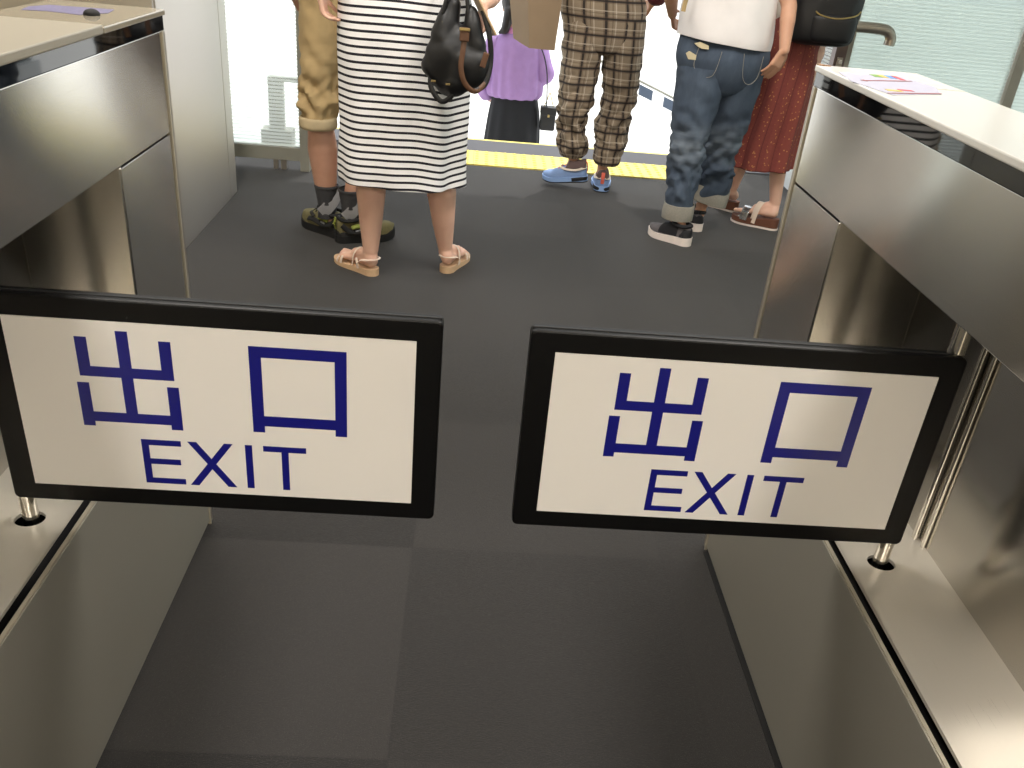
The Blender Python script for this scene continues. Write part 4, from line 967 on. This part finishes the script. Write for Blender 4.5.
tube('strap', 'khaki', [(0.866, 4.07, 1.045), (0.872, 4.07, 1.10), (0.905, 4.065, 1.20), (0.975, 4.075, 1.32), (1.02, 4.12, 1.385), (1.03, 4.22, 1.41)], 1.0, t, seg=8, smooth=5, flat=(0.010, 0.003, (0, 1, 0)))

# ---- woman in the rust skirt
J = dict(hipL=(1.44, 4.50, 0.84), hipR=(1.59, 4.46, 0.84), knL=(1.44, 4.60, 0.47), knR=(1.555, 4.46, 0.47), anL=(1.425, 4.685, 0.115), anR=(1.600, 4.460, 0.115),
         heelL=(1.468, 4.705, 0.056), footL=(-0.72, 0.70, 0), heelR=(1.612, 4.428, 0.056), footR=(-0.90, 0.52, 0), fl=0.22,
         chest=(1.51, 4.47, 1.20), neck=(1.51, 4.46, 1.36), head=(1.49, 4.48, 1.51), face=(-0.5, 0.86, 0), shL=(1.36, 4.52, 1.30), shR=(1.66, 4.42, 1.30),
         elL=(1.34, 4.62, 1.10), wrL=(1.42, 4.78, 1.05), elR=(1.69, 4.48, 1.09), wrR=(1.60, 4.66, 1.03))
t = person('woman in a rust red patterned skirt and silver buckle sandals', J, 'skin_light', 0.93, 0.0048, True)
hair(t, J['head'], (-0.5, 0.86, 0), 'hair_brown', 0.20)
def skirt_wr(a, z, t_):
    low = max(0.0, min(1.0, (1.0 - z) / 0.6))
    return 0.013 * low * math.cos(7 * a + 0.6) + 0.007 * low * math.cos(13 * a + 1.0) + 0.004 * noise.noise(V((math.cos(a) * 3, math.sin(a) * 3, z * 5)))
loft('skirt', 'floral', [(1.466, 4.50, 0.315, 0.187, 0.155), (1.472, 4.50, 0.45, 0.182, 0.152), (1.490, 4.49, 0.65, 0.165, 0.148), (1.502, 4.48, 0.85, 0.155, 0.14), (1.51, 4.47, 0.98, 0.135, 0.115), (1.51, 4.47, 1.04, 0.12, 0.10)], t, thick=0.003, sub=9, seg=110, wr=skirt_wr)
link('blouse', blob([('c', (1.44, 4.49, 1.06), (1.42, 4.49, 1.25), 0.085, 0.085), ('c', (1.58, 4.45, 1.06), (1.60, 4.45, 1.25), 0.085, 0.085), ('c', (1.51, 4.47, 1.03), (1.51, 4.47, 1.28), 0.10, 0.10), ('c', J['shL'], V(J['shL']).lerp(V(J['elL']), .8), 0.062, 0.056), ('c', J['shR'], V(J['shR']).lerp(V(J['elR']), .8), 0.062, 0.056)], 0.007, 6, wrk(0.006)), 'rust_top', t)
for s_, (hx_, hy_) in (('L', (1.482, 4.693)), ('R', (1.628, 4.416))):
    fr = foot_frame((hx_, hy_, 0.0), V(J['foot' + s_])); L, W = 0.252, 0.094
    so = sole('sandal_sole', 'white_sole', fr, L, W, 0.010, t, spring=0.004, grow=0.002)
    sole('footbed', 'cork', fr, L, W, 0.028, so, z0=0.009, spring=0.004, grow=0.0, wedge=0.022)
    strap('wide_strap', 'silver', fr, over(0.165, 0.180, L, W, 0.030, 0.064, k=1.08), 0.040, so); strap('wide_strap', 'sandal', fr, over(0.085, 0.130, L, W, 0.022, 0.108, k=1.06), 0.036, so)
    for q in (-1, 1): strap('edge_strap', 'silver', fr, [(0.215, q * .03, .024), (0.205, q * .034, .040), (0.19, q * 0.02, .055)], 0.014, so)
    b1 = fr(0.105, 0.03, 0.110); box('buckle', 'chrome', (b1.x - .008, b1.x + .008, b1.y - .008, b1.y + .008, b1.z - .004, b1.z + .004), so, 0.002)
t = thing('backpack', 'black backpack with a pale zip worn by the woman in the rust skirt', 'backpack', (1.55, 4.27, 0.95))
bm = bmesh.new(); 
loft_into(bm, [(1.560, 4.29, 0.938, 0.10, 0.045), (1.560, 4.285, 0.950, 0.135, 0.072), (1.560, 4.28, 0.985, 0.152, 0.085), (1.560, 4.28, 1.10, 0.160, 0.09), (1.560, 4.28, 1.22, 0.155, 0.085), (1.560, 4.29, 1.30, 0.125, 0.07), (1.560, 4.30, 1.33, 0.07, 0.04)], sub=7, seg=72, sq=2.8, capb=True, capt=True, wr=lambda a, z, t_: 0.004 * noise.noise(V((math.cos(a) * 3, math.sin(a) * 3, z * 10))))
bp = link('bag_body', finish(bm), 'black_nylon', t)
bm = bmesh.new(); loft_into(bm, [(1.585, 4.222, 0.955, 0.075, 0.025), (1.585, 4.215, 0.975, 0.098, 0.038), (1.585, 4.213, 1.05, 0.104, 0.042), (1.585, 4.216, 1.075, 0.095, 0.036), (1.585, 4.225, 1.085, 0.06, 0.02)], sub=6, seg=56, sq=2.8, capb=True, capt=True); link('front_pocket', finish(bm), 'black_nylon', t)
tube('zip', 'brass', [(1.487, 4.205, 1.092), (1.497, 4.185, 1.078), (1.53, 4.176, 1.068), (1.58, 4.172, 1.064), (1.63, 4.176, 1.070), (1.675, 4.19, 1.082), (1.698, 4.21, 1.098)], 0.0035, t, seg=8)
for x in (1.46, 1.62): tube('shoulder_strap', 'black_nylon', [(x, 4.35, 1.27), (x - .01, 4.40, 1.36), (x - .02, 4.50, 1.365), (x - .03, 4.585, 1.26), (x - .02, 4.58, 1.12), (x, 4.50, 1.03), (x, 4.36, 1.0)], 0.5, t, seg=8, flat=(0.04, 0.008, (1, 0, 0)) if False else (0.008, 0.04, (1, 0, 0)))

# ---- woman in lilac, already some steps down
g0 = -0.8
J = dict(hipL=(0.21, 6.92, 0.05), hipR=(0.36, 6.92, 0.05), knL=(0.215, 6.92, -0.34), knR=(0.355, 6.95, -0.34), anL=(0.215, 6.90, -0.70), anR=(0.355, 6.93, -0.70),
         heelL=(0.215, 6.86, -0.77), footL=(-0.1, 1, 0), heelR=(0.355, 6.89, -0.77), footR=(0.1, 1, 0), fl=0.21, ground=-0.8,
         chest=(0.27, 6.92, 0.44), neck=(0.25, 6.93, 0.60), head=(0.22, 6.95, 0.755), shL=(0.10, 6.92, 0.50), shR=(0.42, 6.92, 0.53),
         elL=(0.015, 6.90, 0.25), wrL=(0.07, 7.04, 0.12), elR=(0.49, 6.90, 0.30), wrR=(0.42, 7.08, 0.22))
t = person('woman in a lilac blouse and black skirt going down the steps outside', J, 'skin_light', 0.93, 0.0075, loc=(0.28, 6.9, -0.8))
hd = V(J['head'])
hair(t, hd, (0, 1, 0), 'hair', 0.05, extra=[('c', hd - V((0.02, 0.08, 0.02)), hd - V((0.05, 0.10, 0.15)), 0.045, 0.030), ('c', hd - V((0.05, 0.10, 0.15)), hd - V((0.09, 0.10, 0.17)), 0.03, 0.012)])
bl = loft('blouse', 'lilac', [(0.278, 6.92, 0.125, 0.175, 0.125), (0.278, 6.92, 0.135, 0.195, 0.145), (0.278, 6.92, 0.17, 0.212, 0.155), (0.275, 6.92, 0.28, 0.212, 0.15), (0.27, 6.92, 0.40, 0.205, 0.14), (0.265, 6.92, 0.50, 0.188, 0.12), (0.26, 6.925, 0.57, 0.125, 0.09), (0.25, 6.93, 0.60, 0.07, 0.065)], t, thick=0.003, sub=8, seg=110, wr=lambda a, z, t_: 0.011 * max(0, 1 - t_ * 1.5) * math.cos(15 * a + math.sin(3 * a)) + 0.006 * noise.noise(V((math.cos(a) * 4, math.sin(a) * 4, z * 6))))
for q in ('L', 'R'): link('sleeve', blob([('c', J['sh' + q], V(J['el' + q]) + V((0, 0, .02)), 0.066, 0.078), ('c', V(J['el' + q]) + V((0, 0, .02)), V(J['wr' + q]) + V((0, -.04, .0)), 0.078, 0.055)], 0.008, 6, wrk(0.010, 20, 12)), 'lilac', bl)
loft('collar', 'pink', [(0.25, 6.93, 0.575, 0.105, 0.085), (0.25, 6.93, 0.60, 0.085, 0.075), (0.25, 6.93, 0.625, 0.068, 0.062)], bl, thick=0.003)
loft('skirt', 'black_cloth', [(0.285, 6.92, -0.50, 0.225, 0.17), (0.285, 6.92, -0.36, 0.22, 0.168), (0.29, 6.92, -0.18, 0.212, 0.165), (0.29, 6.92, 0.0, 0.195, 0.15), (0.288, 6.92, 0.10, 0.178, 0.13), (0.287, 6.92, 0.16, 0.165, 0.12)], t, thick=0.003, sub=8, seg=96, wr=lambda a, z, t_: 0.010 * (1 - t_) * math.cos(12 * a))
for q in ('L', 'R'):
    fr = foot_frame(V(J['heel' + q]) + V((0, -0.015, -0.03)), V(J['foot' + q])); so = sole('shoe', 'rubber', fr, 0.24, 0.09, 0.015, t); upper('shoe_upper', 'black_cloth', fr, 0.24, 0.09, 0.015, [(0, 0.05), (0.3, 0.055), (0.7, 0.035), (1, 0.015)], so, 0.01, 0.98)
t = thing('crossbody_bag', 'small black box bag hanging at the right side of the woman in lilac', 'bag', (0.57, 6.85, -0.06))
box('bag_body', 'black_nylon', (0.490, 0.605, 6.80, 6.88, -0.085, 0.085), t, 0.014)
box('flap', 'black_nylon', (0.487, 0.608, 6.792, 6.885, 0.03, 0.092), t, 0.010); box('clasp', 'brass', (0.541, 0.556, 6.785, 6.793, 0.02, 0.04), t, 0.002)
tube('chain_strap', 'black_nylon', [(0.53, 6.84, 0.085), (0.520, 6.80, 0.20), (0.500, 6.77, 0.36), (0.45, 6.79, 0.50), (0.36, 6.86, 0.59), (0.27, 7.05, 0.52)], 0.005, t, seg=6)
tube('handle', 'brass', [(0.51, 6.84, 0.085), (0.53, 6.84, 0.14), (0.547, 6.84, 0.19), (0.565, 6.84, 0.14), (0.585, 6.84, 0.085)], 0.004, t, seg=6)
